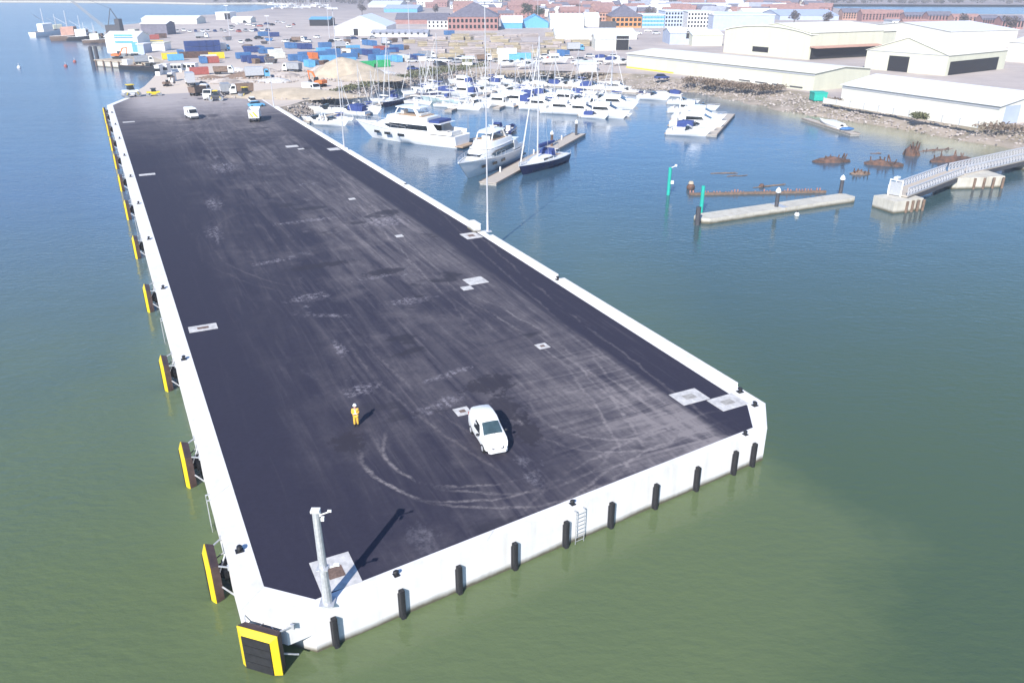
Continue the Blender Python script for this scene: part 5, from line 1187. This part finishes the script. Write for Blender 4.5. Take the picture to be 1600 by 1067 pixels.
# red brick terraces at the right
for i, (x0, x1, yb, yt, lab) in enumerate(((1316, 1345, 32, 17, 'red brick terrace with grey roof, leftmost of the red group'), (1346, 1382, 34, 19, 'red brick terrace with terracotta roof, second of the red group'), (1384, 1412, 30, 19, 'red brick terrace with terracotta roof and pale end'),
        (1412, 1450, 52, 36, 'long red brick terrace in front of the grey roofed ones'), (1414, 1448, 33, 23, 'slate roofed red brick terrace behind the long one'), (1450, 1486, 34, 22, 'slate roofed red brick terrace at the right of the red group'), (1490, 1530, 36, 26, 'low brick terrace toward the bay on the far right'),
        (1534, 1560, 40, 28, 'brown brick terrace beyond the white warehouses'), (1564, 1598, 46, 30, 'brown brick terrace at the right edge of the view'))):
    bpx('brick_terrace', lab, x0, x1, yb, yt + 3, 11, M['brick'] if i % 3 else M['brickp'], M['teroof'] if i in (1, 2, 3, 6) else M['slate'], 'gable', 3, rows=3, cols=7, group='red brick terraces')
# far town: many small houses
random.seed(31)
cells = []
for _ in range(900):
    px = random.uniform(640, 1600); py = random.uniform(9, 30)
    if px > 1262: continue
    if px < 700 and py > 13: continue
    if any(abs(px - a) < 11 and abs(py - b) < 2.1 for a, b in cells): continue
    cells.append((px, py))
cells.sort()
protos = []
for wm, rm in (('brickp', 'teroof'), ('render', 'groof'), ('brick', 'slate'), ('wcladding', 'white'), ('brick', 'teroof')):
    t = building('town_house', '', Vector((0, 0, 0)), Vector((22, 0, 0)), 14, 6.5, M[wm], M[rm], 'gable', 3.5, rows=2, cols=5)
    protos.append(Proto(t))
words = ('pale brick house with terracotta roof', 'grey rendered house with grey roof', 'red brick house with slate roof', 'white walled house with white roof', 'red brick house with terracotta roof')
cn = {}
for i, (px, py) in enumerate(cells[:190]):
    k = random.randrange(5); p = at(px, py, L)
    band = 'by the brick hall' if px < 700 else 'behind the blue shed' if px < 900 else 'around the orange building' if px < 1040 else 'behind the apartments' if px < 1220 else 'near the bay'
    j = cn.get((k, band), 0); cn[(k, band)] = j + 1
    protos[k].put((p.x, p.y, L), random.uniform(-.5, .5), f'{words[k]} {band}, {nth(j)} from the left', 'houses in the far town', random.uniform(.55, 1.05))
# ------------------------------------------------------------------ shipping containers
def container(m, ln=6.1):
    t = thing('shipping_container', '', 'container')
    rings = []
    b = MB().b2(-ln/2, ln/2, -1.22, 1.22, .12, 2.55)
    b.build('body', m, t)
    rb = MB()
    n = int(ln/.55)
    for k in range(n):
        x = -ln/2 + .3 + (ln-.6)*(k+.5)/n
        for s in (-1, 1): rb.b2(x-.12, x+.12, s*1.24-.03, s*1.24+.03, .3, 2.4)
    rb.build('corrugation', m, t)
    fr = MB()
    for x in (-ln/2, ln/2):
        for y in (-1.2, 1.2): fr.b2(x-.08, x+.08, y-.08, y+.08, 0, 2.6)
    fr.build('corner_posts', m, t)
    MB().b2(ln/2 + .01, ln/2 + .05, -1.05, -.02, .25, 2.45).b2(ln/2 + .01, ln/2 + .05, .02, 1.05, .25, 2.45).build('door', m, t)
    return Proto(t)
CP = {}
def cont(m, px, py, rz, lab, lv=0, ln=6.1):
    if (m, ln) not in CP: CP[(m, ln)] = container(M[m], ln)
    p = at(px, py, L)
    CP[(m, ln)].put((p.x, p.y, L + .01 + lv*2.62), rz, lab, 'shipping containers in the port yard')
yard = [('dblue', 388, 82, 1), ('dblue', 398, 82, 1), ('blue', 407, 81, 1), ('blue', 417, 84, 0), ('dblue', 390, 97, 0), ('dblue', 400, 99, 0), ('blue', 381, 92, 0), ('wcladding', 434, 92, 0), ('wcladding', 431, 87, 0), ('blue', 452, 76, 1), ('blue', 461, 76, 1), ('dblue', 471, 77, 1), ('dblue', 481, 77, 1), ('blue', 508, 75, 0),
        ('blue', 463, 95, 0), ('blue', 474, 97, 1), ('lblue', 484, 105, 1), ('blue', 478, 91, 0), ('orange', 489, 92, 1), ('blue', 500, 90, 0), ('lblue', 506, 84, 0), ('blue', 521, 86, 0), ('blue', 535, 96, 0), ('lblue', 513, 97, 0), ('blue', 547, 93, 0), ('blue', 560, 86, 0), ('lblue', 552, 80, 0), ('blue', 573, 71, 1), ('blue', 582, 72, 1), ('dblue', 574, 87, 1), ('blue', 583, 86, 0),
        ('red', 595, 81, 0), ('blue', 588, 95, 0), ('lblue', 601, 97, 0), ('blue', 620, 79, 0), ('lblue', 620, 97, 1), ('wcladding', 631, 96, 1), ('dblue', 642, 96, 1), ('blue', 655, 95, 1), ('green', 597, 105, 0), ('green', 571, 107, 0), ('lblue', 544, 101, 0), ('blue', 607, 88, 0), ('dblue', 612, 84, 0), ('blue', 880, 88, 1), ('blue', 702, 55, 0), ('blue', 412, 57, 0), ('dblue', 428, 58, 0)]
CW = dict(dblue='dark blue', blue='blue', lblue='light blue', wcladding='white', orange='orange', red='red', green='green')
cn = {}
for m, px, py, sd in sorted(yard, key=lambda c: (c[0], c[1])):
    band = 'left part of the yard' if px < 440 else 'middle of the yard' if px < 540 else 'yard behind the sand heap' if px < 665 else 'timber yard'
    k = (m, band, sd); j = cn.get(k, 0); cn[k] = j + 1
    cont(m, px, py, (QUP if sd else QR) + .1, f'{CW[m]} shipping container {"end on" if sd else "broadside"} in the {band}, {nth(j)} from left')
for lv in (0, 1):
    for k in range(4): cont('dblue', 301 + 11*k, 83 - k*.5, QR + .05, f'dark blue container in the two high wall by the pier, {"upper" if lv else "lower"} layer, {nth(k)} from left', lv)
for k in range(3): cont('rust', 294 + 13*k, 91 - k*.4, QR + .05, f'rust red container in front of the dark blue wall, {nth(k)} from left')
for m, px, py, lab in (('blue', 283, 88, 'blue container end on at the left of the rust red row'), ('lblue', 275, 95, 'light blue container nearest the pier'), ('blue', 318, 99, 'blue container in front of the rust red row'), ('wcladding', 327, 96, 'white container in front of the rust red row'),
        ('yellow', 339, 92, 'yellow container at the right of the rust red row'), ('red', 330, 99, 'red container in front of the rust red row'), ('yellow', 266, 93, 'yellow container on the pier root'), ('red', 312, 117, 'red container by the silver box lorry'), ('red', 240, 62, 'red container by the white and blue pier building'), ('rust', 252, 60, 'rust red container by the white and blue pier building'), ('yellow', 246, 72, 'yellow container standing on the pier')):
    cont(m, px, py, QR if m != 'blue' else QUP, lab)
# timber stacks
def stack(m):
    t = thing('timber_stack', '', 'timber stack')
    for k in range(3): MB().b2(-4, 4, -1.2, 1.2, .1 + .75*k, .75 + .75*k).build('bundle', m, t)
    MB().b2(-3, -2.8, -1.2, 1.2, 0, .1).b2(2.8, 3, -1.2, 1.2, 0, .1).build('bearer', M['brown'], t)
    return Proto(t)
SP = [stack(M['timber']), stack(M['timberp']), stack(M['timberg'])]
random.seed(17); cn = {}
for row, py in enumerate((58, 63, 68, 73, 78, 84, 90)):
    x0, x1 = ((665, 860), (660, 880), (640, 920), (650, 925), (665, 900), (680, 880), (690, 850))[row]
    px = x0
    j = 0
    while px < x1:
        k = random.choices((0, 1, 2), (.45, .35, .2))[0]; p = at(px, py + random.uniform(-1, 1), L)
        if random.random() < .66:
            SP[k].put((p.x, p.y, L), random.uniform(-.55, .45), f'{("golden", "pale", "grey")[k]} timber stack in the {nth(row)} row from the back, {nth(j)} from left', 'timber stacks in the yard', (random.uniform(.55, 1.4), random.uniform(.9, 1.8), random.uniform(.5, 1.1)))
            j += 1
        px += random.uniform(10, 19)
# sand heap and rubble
def heap(lab, px, py, rx, ry, h, seed, m):
    random.seed(seed); p = at(px, py, L); t = thing('spoil_heap', lab, 'heap', (p.x, p.y, L), 0)
    rings = []
    for i in range(9):
        s = i/8; k = (1 - s)**.8
        rings.append([(rx*k*(1 + .18*math.sin(3*a + seed) + random.uniform(-.05, .05))*math.cos(a), ry*k*(1 + .15*math.cos(2*a + seed) + random.uniform(-.05, .05))*math.sin(a), h*(1 - (1-s)**1.15) - .05 + random.uniform(-.1, .1)*(s < 1)) for a in [2*math.pi*j/28 for j in range(28)]])
    MB().loft(rings).build('mound', m, t, smooth=True)
    tr = MB()
    for _ in range(60):
        a = random.uniform(0, 6.28); k = random.uniform(.9, 1.12); rock(tr, Vector((rx*k*math.cos(a), ry*k*math.sin(a), .2)), random.uniform(.2, .6))
    tag(tr.build('loose_stones', M['rock'], t), kind='stuff')
heap('large pale sand heap behind the orange excavator', 537, 120, 14, 10, 6.5, 1, M['sand']); heap('low pale heap right of the large sand heap', 575, 124, 13, 9, 2.5, 2, M['sand']); heap('low brown rubble heap by the slim light mast', 462, 150, 20, 8, 2.4, 3, M['sand'])
heap('broken concrete rubble heap across the stone yard', 385, 122, 8, 3.5, 2.2, 5, M['brown']); heap('small rubble heap beside the red container', 330, 124, 6, 2, 1.3, 7, M['brown'])
# ------------------------------------------------------------------ pier on the left with its buildings, barge and fishing boats
a, b = at(150, 104, 0), at(262, 112, 0); d = b - a; ln = d.length
pier = thing('pier', 'tan decked pier jutting out beyond the quay', 'pier', (a.x, a.y, 0), rot2(d))
MB().b2(0, ln, 0, 30, -.8, 2.3).build('pier_wall', M['conc2'], pier); MB().b2(-.3, ln, -.3, 30.3, 2.31, 2.75).build('pier_deck', M['sand'], pier)
for k in range(9): MB().tube((ln*k/9 + 1, -.5, -1), (ln*k/9 + 1, -.5, 2.6), .3).build('timber_pile', M['brown'], pier)
for px, py, h, lab in ((145, 97, 6.5, 'tall dark dolphin pile at the pier end'), (152, 92, 5.5, 'second dark dolphin pile behind the pier end')): pile(px, py, h, lab, M['dgrey'], .9)
a2 = at(222, 110, 0); t = thing('barge', 'black hulled barge moored against the pier face', 'barge', (a2.x, a2.y, 0), rot2(d))
MB().loft([[(-11, -2.6, .0), (-11, 2.6, .0), (-11, 2.6, 1.6), (-11, -2.6, 1.6)], [(10, -2.6, 0), (10, 2.6, 0), (11.5, 2.6, 1.8), (11.5, -2.6, 1.8)]]).build('hull', M['black'], t); MB().b2(-10, 9, -2.2, 2.2, 1.62, 1.75).build('deck', M['brown'], t); MB().b2(-9.5, -6.5, -1.5, 1.5, 1.75, 3.9).build('wheelhouse', M['white'], t)
t = bpx('pier_shed', 'white pier shed with blue upper panels', 168, 218, 82, 58, 14, M['white'], M['white'], 'gable', 2)
rz, ln_ = frame(at(168, 82, L), at(218, 82, L))
MB().b2(ln_*.3, ln_*.86, -.12, .02, 6.2, 7.8).b2(ln_*.3, ln_*.86, -.12, .02, 4.0, 5.0).build('blue_panels', M['lblue'], t); MB().b2(ln_*.8, ln_*.98, -.14, .02, .1, 4.5).build('door', M['lblue'], t)
bpx('pier_cabin', 'grey cabin right of the white pier shed', 216, 226, 84, 70, 9, M['gblue'], M['white'], 'flat'); bpx('pier_cabin', 'white cabin with yellow stripe on the pier', 228, 258, 80, 68, 8, M['white'], M['cream'], 'flat')
p = at(184, 92, L); t = thing('digger', 'orange digger working on the pier deck', 'digger', (p.x, p.y, L), 0); t2 = excavator('', M['orange'])
for ch in list(t2.children): ch.parent = t
bpy.data.objects.remove(t2)
p = at(176, 62, 0); t = thing('crane_barge', 'black crane barge with slanting jib by the far pier', 'crane barge', (p.x, p.y, 0), .05)
MB().loft([[(-20, -6, 0), (-20, 6, 0), (-20, 6, 2.2), (-20, -6, 2.2)], [(18, -6, 0), (18, 6, 0), (20, 6, 2.4), (20, -6, 2.4)]]).build('hull', M['black'], t)
MB().b2(-19, 18, -5.5, 5.5, 2.21, 2.35).build('deck', M['brown'], t)
MB().b2(-2, 7, -3, 3, 3.2, 8.5).b2(4, 7, -2.6, 2.6, 8.5, 12).tube((1, 0, 2.3), (1, 0, 3.3), 3, 3, 14).build('machinery_house', M['dgrey'], t, bevel=.15)
jb = MB(); a0 = Vector((-2, 0, 5)); a1 = Vector((-30, 0, 31))
for s in (-1, 1):
    for w_ in (0, 1.2): jb.bar(a0 + Vector((w_*.7, s*1.1, w_*.7)), a1 + Vector((w_*.3, s*.4, w_*.3)), .24)
for k in range(14): jb.bar(lerp(a0, a1, k/14) + Vector((0, -1.1 + .05*k, 0)), lerp(a0, a1, (k+1)/14) + Vector((0, 1.1 - .05*k, 0)), .12)
jb.build('jib', M['grey'], t)
MB().bar((5, 0, 12), (2, 0, 18), .4).bar((-1, 0, 8.4), (2, 0, 18), .35).tube((2, 0, 18), a1, .09, n=5).tube((2, 0, 18), (7, 0, 9), .09, n=5).build('a_frame', M['dgrey'], t)
for k in range(5): MB().b2(-17 + 3.1*k, -15 + 3.1*k, -4 + k, -1.5 + k, 2.36, 3.6 + .6*(k % 3)).build('deck_gear', M['rust'] if k % 2 else M['grey'], t)
MB().b2(12, 16, -4, 4, 2.36, 6).build('wheelhouse', M['cream'], t)
bpx('dark_shed', 'long dark grey shed with white roof behind the pier', 222, 262, 55, 38, 14, M['slate'], M['white'], 'gable', 1.5); bpx('white_shed', 'long low white roofed shed on the far left shore', 222, 308, 38, 30, 20, M['wcladding'], M['white'], 'gable', 2)
bpx('white_shed', 'white boxy shed with dark doorway at the shore', 338, 360, 31, 20, 18, M['white'], M['white'], 'flat', doors=((10, 5, .1, 5, M['dark']),)); bpx('white_shed', 'low white shed right of the boxy shed', 362, 392, 36, 30, 14, M['wcladding'], M['white'], 'gable', 1.5)
for x0, x1, yb, yt, lab in ((243, 250, 118, 104, 'narrow white site cabin at the quay root'), (252, 262, 116, 102, 'pale grey site cabin stack at the quay root'), (266, 284, 113, 102, 'wide white site cabin behind the silver lorry'), (286, 306, 112, 101, 'second wide white site cabin behind the silver lorry'), (264, 270, 128, 116, 'narrow pale cabin left of the silver lorry')):
    bpx('site_cabin', lab, x0, x1, yb, yt, 3.5, M['white'], M['render'], 'flat', cat='site cabin', rows=1, cols=3, over=.1, wh=1.0)
def fishing(lab, px, py, rz, hm, ln, hw):
    p = at(px, py, 0); t = thing('fishing_boat', lab, 'fishing boat', (p.x, p.y, 0), rz, 'boats moored off the far pier')
    make_hull(t, ln, ln*.32, ln*.12, hm, M['brown'], rake=.1, sheer=.5); k = ln/14
    MB().loft(srings([(-3*k, 1.6*k, 1.5*k, 1.4*k, 4.6*k), (1.5*k, 1.6*k, 1.4*k, 1.4*k, 4.8*k)])).build('wheelhouse', hw, t); MB().b2(1.6*k, 1.68*k, -1.3*k, 1.3*k, 3.4*k, 4.3*k).build('window', M['glass'], t)
    MB().tube((-1*k, 0, 4.5*k), (-1*k, 0, 10*k), .14*k).bar((-1*k, 0, 5.5*k), (-5*k, 0, 8*k), .12*k).build('mast', M['alu'], t); MB().bar((4.5*k, 0, 1.6*k), (4.5*k, 0, 6*k), .16*k).build('derrick', M['steel'], t)
fishing('white fishing boat farthest left off the far pier', 76, 57, 1.2, M['gel'], 24, M['white']); fishing('cream fishing boat just right of the farthest left one', 93, 53, .9, M['gel'], 18, M['cream']); fishing('brown fishing boat with pinkish wheelhouse', 114, 64, .1, M['brown'], 24, M['brickp']); fishing('black hulled fishing boat with white wheelhouse', 133, 64, .1, M['black'], 20, M['white']); fishing('small tan workboat close to the far pier', 153, 68, .1, M['brown'], 16, M['cream'])
for px, py, lab in ((30, 107, 'small white buoy far out on the left water'), (103, 105, 'small red buoy off the pier end'), (117, 98, 'small red buoy nearest the pier end')):
    p = at(px, py, 0); t = thing('buoy', lab, 'buoy', (p.x, p.y, 0), 0); MB().ball((0, 0, .3), .8, 8, 6).build('float', M['white'] if px < 60 else M['red'], t, smooth=True); MB().tube((0, 0, 1), (0, 0, 2), .12).build('mast', M['steel'], t)
# ------------------------------------------------------------------ cars and vans about the yard
cars = {}
cols_ = (('white', 'white'), ('grey', 'grey'), ('dblue', 'dark blue'), ('black', 'black'), ('red', 'red'), ('alu', 'silver'))
random.seed(51); cn = {}
def addcar(px, py, rz, band, k=None):
    k = random.choices(range(6), (.4, .15, .12, .1, .05, .18))[0] if k is None else k
    if k not in cars: cars[k] = Proto(car(M[cols_[k][0]], ''))
    j = cn.get((k, band), 0); cn[(k, band)] = j + 1
    p = at(px, py, L); cars[k].put((p.x, p.y, L), rz, f'{cols_[k][1]} parked car {band}, {nth(j)} from the left', 'cars parked in the port yards', random.uniform(1.0, 1.3))
for k in range(17): addcar(268 + k*9.5 + random.uniform(-2, 2), 49 + random.uniform(-2, 2), QUP + random.uniform(-.2, .2), 'in the row across the open left yard')
for k in range(12): addcar(362 + k*9 + random.uniform(-2, 2), 40 + random.uniform(-4, 4), random.uniform(0, 3), 'scattered behind the left yard row')
for k in range(16): addcar(790 + k*12 + random.uniform(-3, 3), 101 - (k % 3)*5 + random.uniform(-1, 1), random.uniform(-.4, .4), 'behind the marina bank')
for k in range(12): addcar(880 + k*13 + random.uniform(-3, 3), 50 + (k % 2)*4, random.uniform(-.3, .3), 'near the orange brick building')
for k in range(14): addcar(372 + k*18 + random.uniform(-6, 6), random.uniform(60, 68), random.uniform(0, 3), 'behind the container yard')
for k in range(14): addcar(640 + k*17 + random.uniform(-5, 5), random.uniform(93, 99), random.uniform(-.4, .4), 'in front of the timber stacks')
for px, py, k in ((645, 110, 2), (688, 103, 3), (1034, 124, 2), (715, 99, 1)): addcar(px, py, .3, 'alone near the marina bank', k)
for i in range(16):
    px = 428 + i*5.6 + random.uniform(-2, 2); p = at(px, random.uniform(9.5, 15), L)
    PR['sw'].put((p.x, p.y, L + .6), random.uniform(-1, 1), f'white sailing yacht laid up on the far shore yard, {nth(i)} from the left', 'yachts laid up on the far shore', random.uniform(1, 1.35))
lp = Proto(lorry('', M['grey'], M['white'], 5, 2.2)); lp2 = Proto(lorry('', M['steel'], M['lblue'], 6, 2.8)); lp3 = Proto(lorry('', M['brown'], M['white'], 4.6, 2.6, True))
rl = Proto(roller('', M['dgrey'], M['yellow']))
for i, (pr, px, py, rz, lab) in enumerate(((lp, 352, 146, 2.0, 'grey box lorry between the paving lorry and dark red tipper'), (lp3, 318, 148, 1.2, 'brown tipper lorry behind the paving lorry'), (rl, 338, 158, .3, 'dark grey road roller beside the paving lorry'), (rl, 384, 152, .9, 'dark grey road roller by the small white car'),
        (lp2, 412, 122, .4, 'silver box lorry with blue cab in the stone yard'), (lp3, 356, 116, .2, 'brown tipper lorry by the rubble heaps'), (lp, 452, 112, 2.8, 'grey box lorry under the blue containers'), (lp2, 352, 80, 1.0, 'silver box lorry between the two container groups'), (lp, 540, 76, .2, 'grey box lorry in the middle of the container yard'), (lp3, 470, 66, .1, 'brown tipper lorry behind the container yard'),
        (lp2, 600, 70, 1.8, 'silver box lorry at the back of the container yard'), (lp, 672, 92, .4, 'grey box lorry between containers and timber'), (lp3, 760, 96, .1, 'brown tipper lorry in front of the timber stacks'), (lp2, 905, 80, .2, 'silver box lorry right of the timber stacks'), (lp, 320, 60, .1, 'grey box lorry on the open left yard'), (lp, 232, 100, .4, 'grey box lorry on the pier root'))):
    p = at(px, py, L); pr.put((p.x, p.y, L + .006), rz, lab, 'lorries and plant in the port')
for i, (px, py, rx, ry, h) in enumerate(((350, 130, 7, 3, 1.6), (372, 112, 5, 3, 1.5), (405, 112, 8, 4, 2.0), (430, 128, 7, 4, 1.4), (448, 120, 6, 3, 1.6), (300, 112, 4, 2, 1.2), (505, 112, 7, 4, 2.4), (590, 116, 7, 4, 1.6))):
    heap(f'pale crushed stone heap in the stone yard, {nth(i)} of eight', px, py, rx, ry, h, 20 + i, M['slab'] if i % 2 else M['rock'])
cl = []
for i in range(34):
    px = random.uniform(350, 660); py = random.uniform(62, 104); m = random.choice(('brown', 'grey', 'wcladding', 'rust', 'blue', 'dgrey', 'render'))
    if (m, 'k') not in CP:
        t = thing('skip', '', 'skip'); MB().loft([[(-1.3, -.8, .05), (1.3, -.8, .05), (1.3, .8, .05), (-1.3, .8, .05)], [(-1.9, -.95, 1.4), (1.9, -.95, 1.4), (1.9, .95, 1.4), (-1.9, .95, 1.4)]]).build('bin', M[m], t); MB().b2(-1.5, 1.5, -.8, .8, 1.1, 1.55).build('waste', M['brown'], t); CP[(m, 'k')] = Proto(t); cn[(m, 'k')] = 0
    cl.append((px, py, m))
KM = dict(brown='brown', grey='grey', wcladding='white', rust='rusty', blue='blue', dgrey='dark grey', render='pale grey')
for px, py, m in sorted(cl):
    p = at(px, py, L); j = cn[(m, 'k')]; cn[(m, 'k')] += 1
    CP[(m, 'k')].put((p.x, p.y, L + .01), random.uniform(0, 3), f'{KM[m]} open skip among the container stacks, {nth(j)} {KM[m]} one from left', 'skips in the container yard', random.uniform(.9, 1.5))
# boat storage and small sheds on the marina bank
for i, (px, py, rz, kd) in enumerate(((800, 106, .3, 'c'), (816, 103, .2, 'c'), (826, 108, .5, 'ca'), (945, 98, .2, 'cb'), (960, 101, .5, 'cb'), (975, 103, .2, 'ca'), (915, 104, .1, 'c'), (868, 101, .2, 'f'))):
    p = at(px, py, L); PR[kd].put((p.x, p.y, L + .8), rz, f'{KN[kd]} laid up ashore behind the marina, {nth(i)} from the bank start', 'boats laid up ashore', .9)
bpx('marina_office', 'white marina cabin with green glazing on the bank', 722, 738, 103, 92, 8, M['white'], M['white'], 'flat', rows=1, cols=3, win=M['leaf']); bpx('marina_office', 'white marina workshop with pale blue front', 778, 806, 100, 84, 10, M['wcladding'], M['white'], 'gable', 1.5, doors=((9, 9, .2, 4, M['lblue']),))
bpx('marina_office', 'pale grey boatyard shed behind the marina bank', 905, 932, 112, 100, 10, M['render'], M['white'], 'flat')
bpx('storage_hut', 'teal green hut on the bank below the cream warehouse', 1272, 1292, 155, 147, 4, M['teal'], M['teal'], 'flat', over=.1)
pile(1552, 190, 2, 'red post at the corner of the white warehouse', M['red'], .5, None, L)
# walls of the yard, lamp columns
for i, (px, py, h) in enumerate(((360, 62, 18), (422, 70, 14), (515, 60, 18), (640, 60, 20), (840, 40, 18), (905, 40, 18), (1150, 40, 16))):
    p = at(px, py, L); t = thing('lamp_column', f'slim lamp column in the port yard, {nth(i)} from the left', 'lamp column', (p.x, p.y, L), 0, 'lamp columns in the port yard')
    MB().tube((0, 0, 0), (0, 0, h), .22, .12, 8).build('pole', M['alu'], t); MB().box(0, 0, h, 2.4, .5, .25).build('lamp_head', M['white'], t)
# shrubs and trees
def shrub(lab, px, py, r_, h, m, n, name='shrub', z=L, s=.28):
    random.seed(int(px)); p = at(px, py, z); t = thing(name, lab, name.replace('_', ' '), (p.x, p.y, z - .2), 0)
    c = MB()
    for _ in range(max(3, n//90)): leaf_cloud(c, (random.uniform(-r_, r_)*.55, random.uniform(-r_, r_)*.4, h*random.uniform(.35, .65)), r_*.6, r_*.5, h*.42, 90, s)
    c.build('foliage', m, t)
    st_ = MB()
    for _ in range(6): st_.tube((0, 0, 0), (random.uniform(-r_, r_)*.5, random.uniform(-r_, r_)*.5, h*.7), .08, .03, 5)
    st_.build('stems', M['treebark'], t)
for i, px in enumerate((1086, 1102, 1120, 1138, 1156, 1174, 1192, 1208)): shrub(f'dry brown shrub along the cream warehouse bank, {nth(i)} from the left', px, 130 + (px-1086)*.105, 4.5, 2.2, M['blossom'], 500)
shrub('round green bush on the white warehouse bank', 1433, 186, 2.6, 1.8, M['leaf'], 500); shrub('dry shrub beside the teal green hut', 1305, 160, 3.0, 1.6, M['blossom'], 300); shrub('brown scrub at the right end of the bank', 1570, 202, 7, 1.6, M['blossom'], 600)
def tree(lab, px, py, h, r_, m, n):
    random.seed(int(px*3)); p = at(px, py, L); t = thing('tree', lab, 'tree', (p.x, p.y, L), 0)
    MB().tube((0, 0, 0), (0, 0, h*.6), .4, .15, 7).build('trunk', M['treebark'], t)
    lb = MB()
    for _ in range(7): a = random.uniform(0, 6.28); lb.tube((0, 0, h*random.uniform(.3, .55)), (r_*.7*math.cos(a), r_*.7*math.sin(a), h*random.uniform(.6, .9)), .12, .04, 5)
    lb.build('limbs', M['treebark'], t)
    c = MB()
    for _ in range(n): a = random.uniform(0, 6.28); k = random.uniform(.1, .75); leaf_cloud(c, (r_*k*math.cos(a), r_*k*math.sin(a), h*random.uniform(.45, .9)), r_*.42, r_*.42, h*.16, 60, .5)
    c.build('crown', m, t)
tree('dark evergreen tree left of the blue shed', 826, 31, 13, 7, M['dtree'], 16); tree('second dark evergreen tree behind the blue shed', 842, 30, 11, 6, M['dtree'], 14)
for i, (px, py) in enumerate(((680, 26), (566, 24), (1015, 33), (905, 26), (1240, 40), (1505, 46), (1575, 56), (1290, 46))): tree(f'bare brown tree among the town buildings, {nth(i)} of eight', px, py, 11, 5, M['treebark'], 9)
HAZE = .0003; EXPO = 0.92
# ------------------------------------------------------------------ haze, light, camera
if HAZE:
    hz = MB().b2(-5300, 5300, -400, 5300, -4, 75).build('haze', bpy.data.materials.new('sea_haze'))
    m = hz.data.materials[0]; m.use_nodes = True; nt = m.node_tree; nt.nodes.clear()
    o = nt.nodes.new('ShaderNodeOutputMaterial'); pv = nt.nodes.new('ShaderNodeVolumePrincipled')
    pv.inputs['Color'].default_value = (.86, .91, 1, 1); pv.inputs['Density'].default_value = HAZE
    nt.links.new(pv.outputs[0], o.inputs['Volume']); tag(hz, kind='stuff')
SUN_EL = R(34.8); SUN_DIR = R(19.7)            # shadows fall away from the camera, a little to the right
sun = bpy.data.lights.new('sun', 'SUN'); sun.energy = 4.2; sun.angle = R(.5); sun.color = (1, .955, .89)
so = bpy.data.objects.new('sun', sun); col.objects.link(so)
d = Vector((math.sin(SUN_DIR)*math.cos(SUN_EL), math.cos(SUN_DIR)*math.cos(SUN_EL), -math.sin(SUN_EL)))
so.rotation_euler = d.to_track_quat('-Z', 'Y').to_euler()
wd = bpy.data.worlds.new('World'); sc.world = wd; wd.use_nodes = True; nt = wd.node_tree
sky = nt.nodes.new('ShaderNodeTexSky'); sky.sky_type = 'NISHITA'; sky.sun_disc = False
sky.sun_elevation = SUN_EL; sky.sun_rotation = math.atan2(-d.x, -d.y)
sky.altitude = 0; sky.air_density = 1.0; sky.dust_density = .3; sky.ozone_density = 9.0
nt.links.new(sky.outputs[0], nt.nodes['Background'].inputs['Color']); nt.nodes['Background'].inputs['Strength'].default_value = .11
cam = bpy.data.cameras.new('camera'); cam.sensor_width = 36; cam.lens = 36 * F / 1600; cam.clip_end = 12000; cam.clip_start = .5
co = bpy.data.objects.new('camera', cam); col.objects.link(co); co.location = (0, 0, CAMZ); co.rotation_euler = (math.pi/2 - TH, 0, 0)
sc.camera = co
sc.view_settings.view_transform = 'Standard'; sc.view_settings.look = 'None'; sc.view_settings.gamma = 1; sc.view_settings.exposure = EXPO
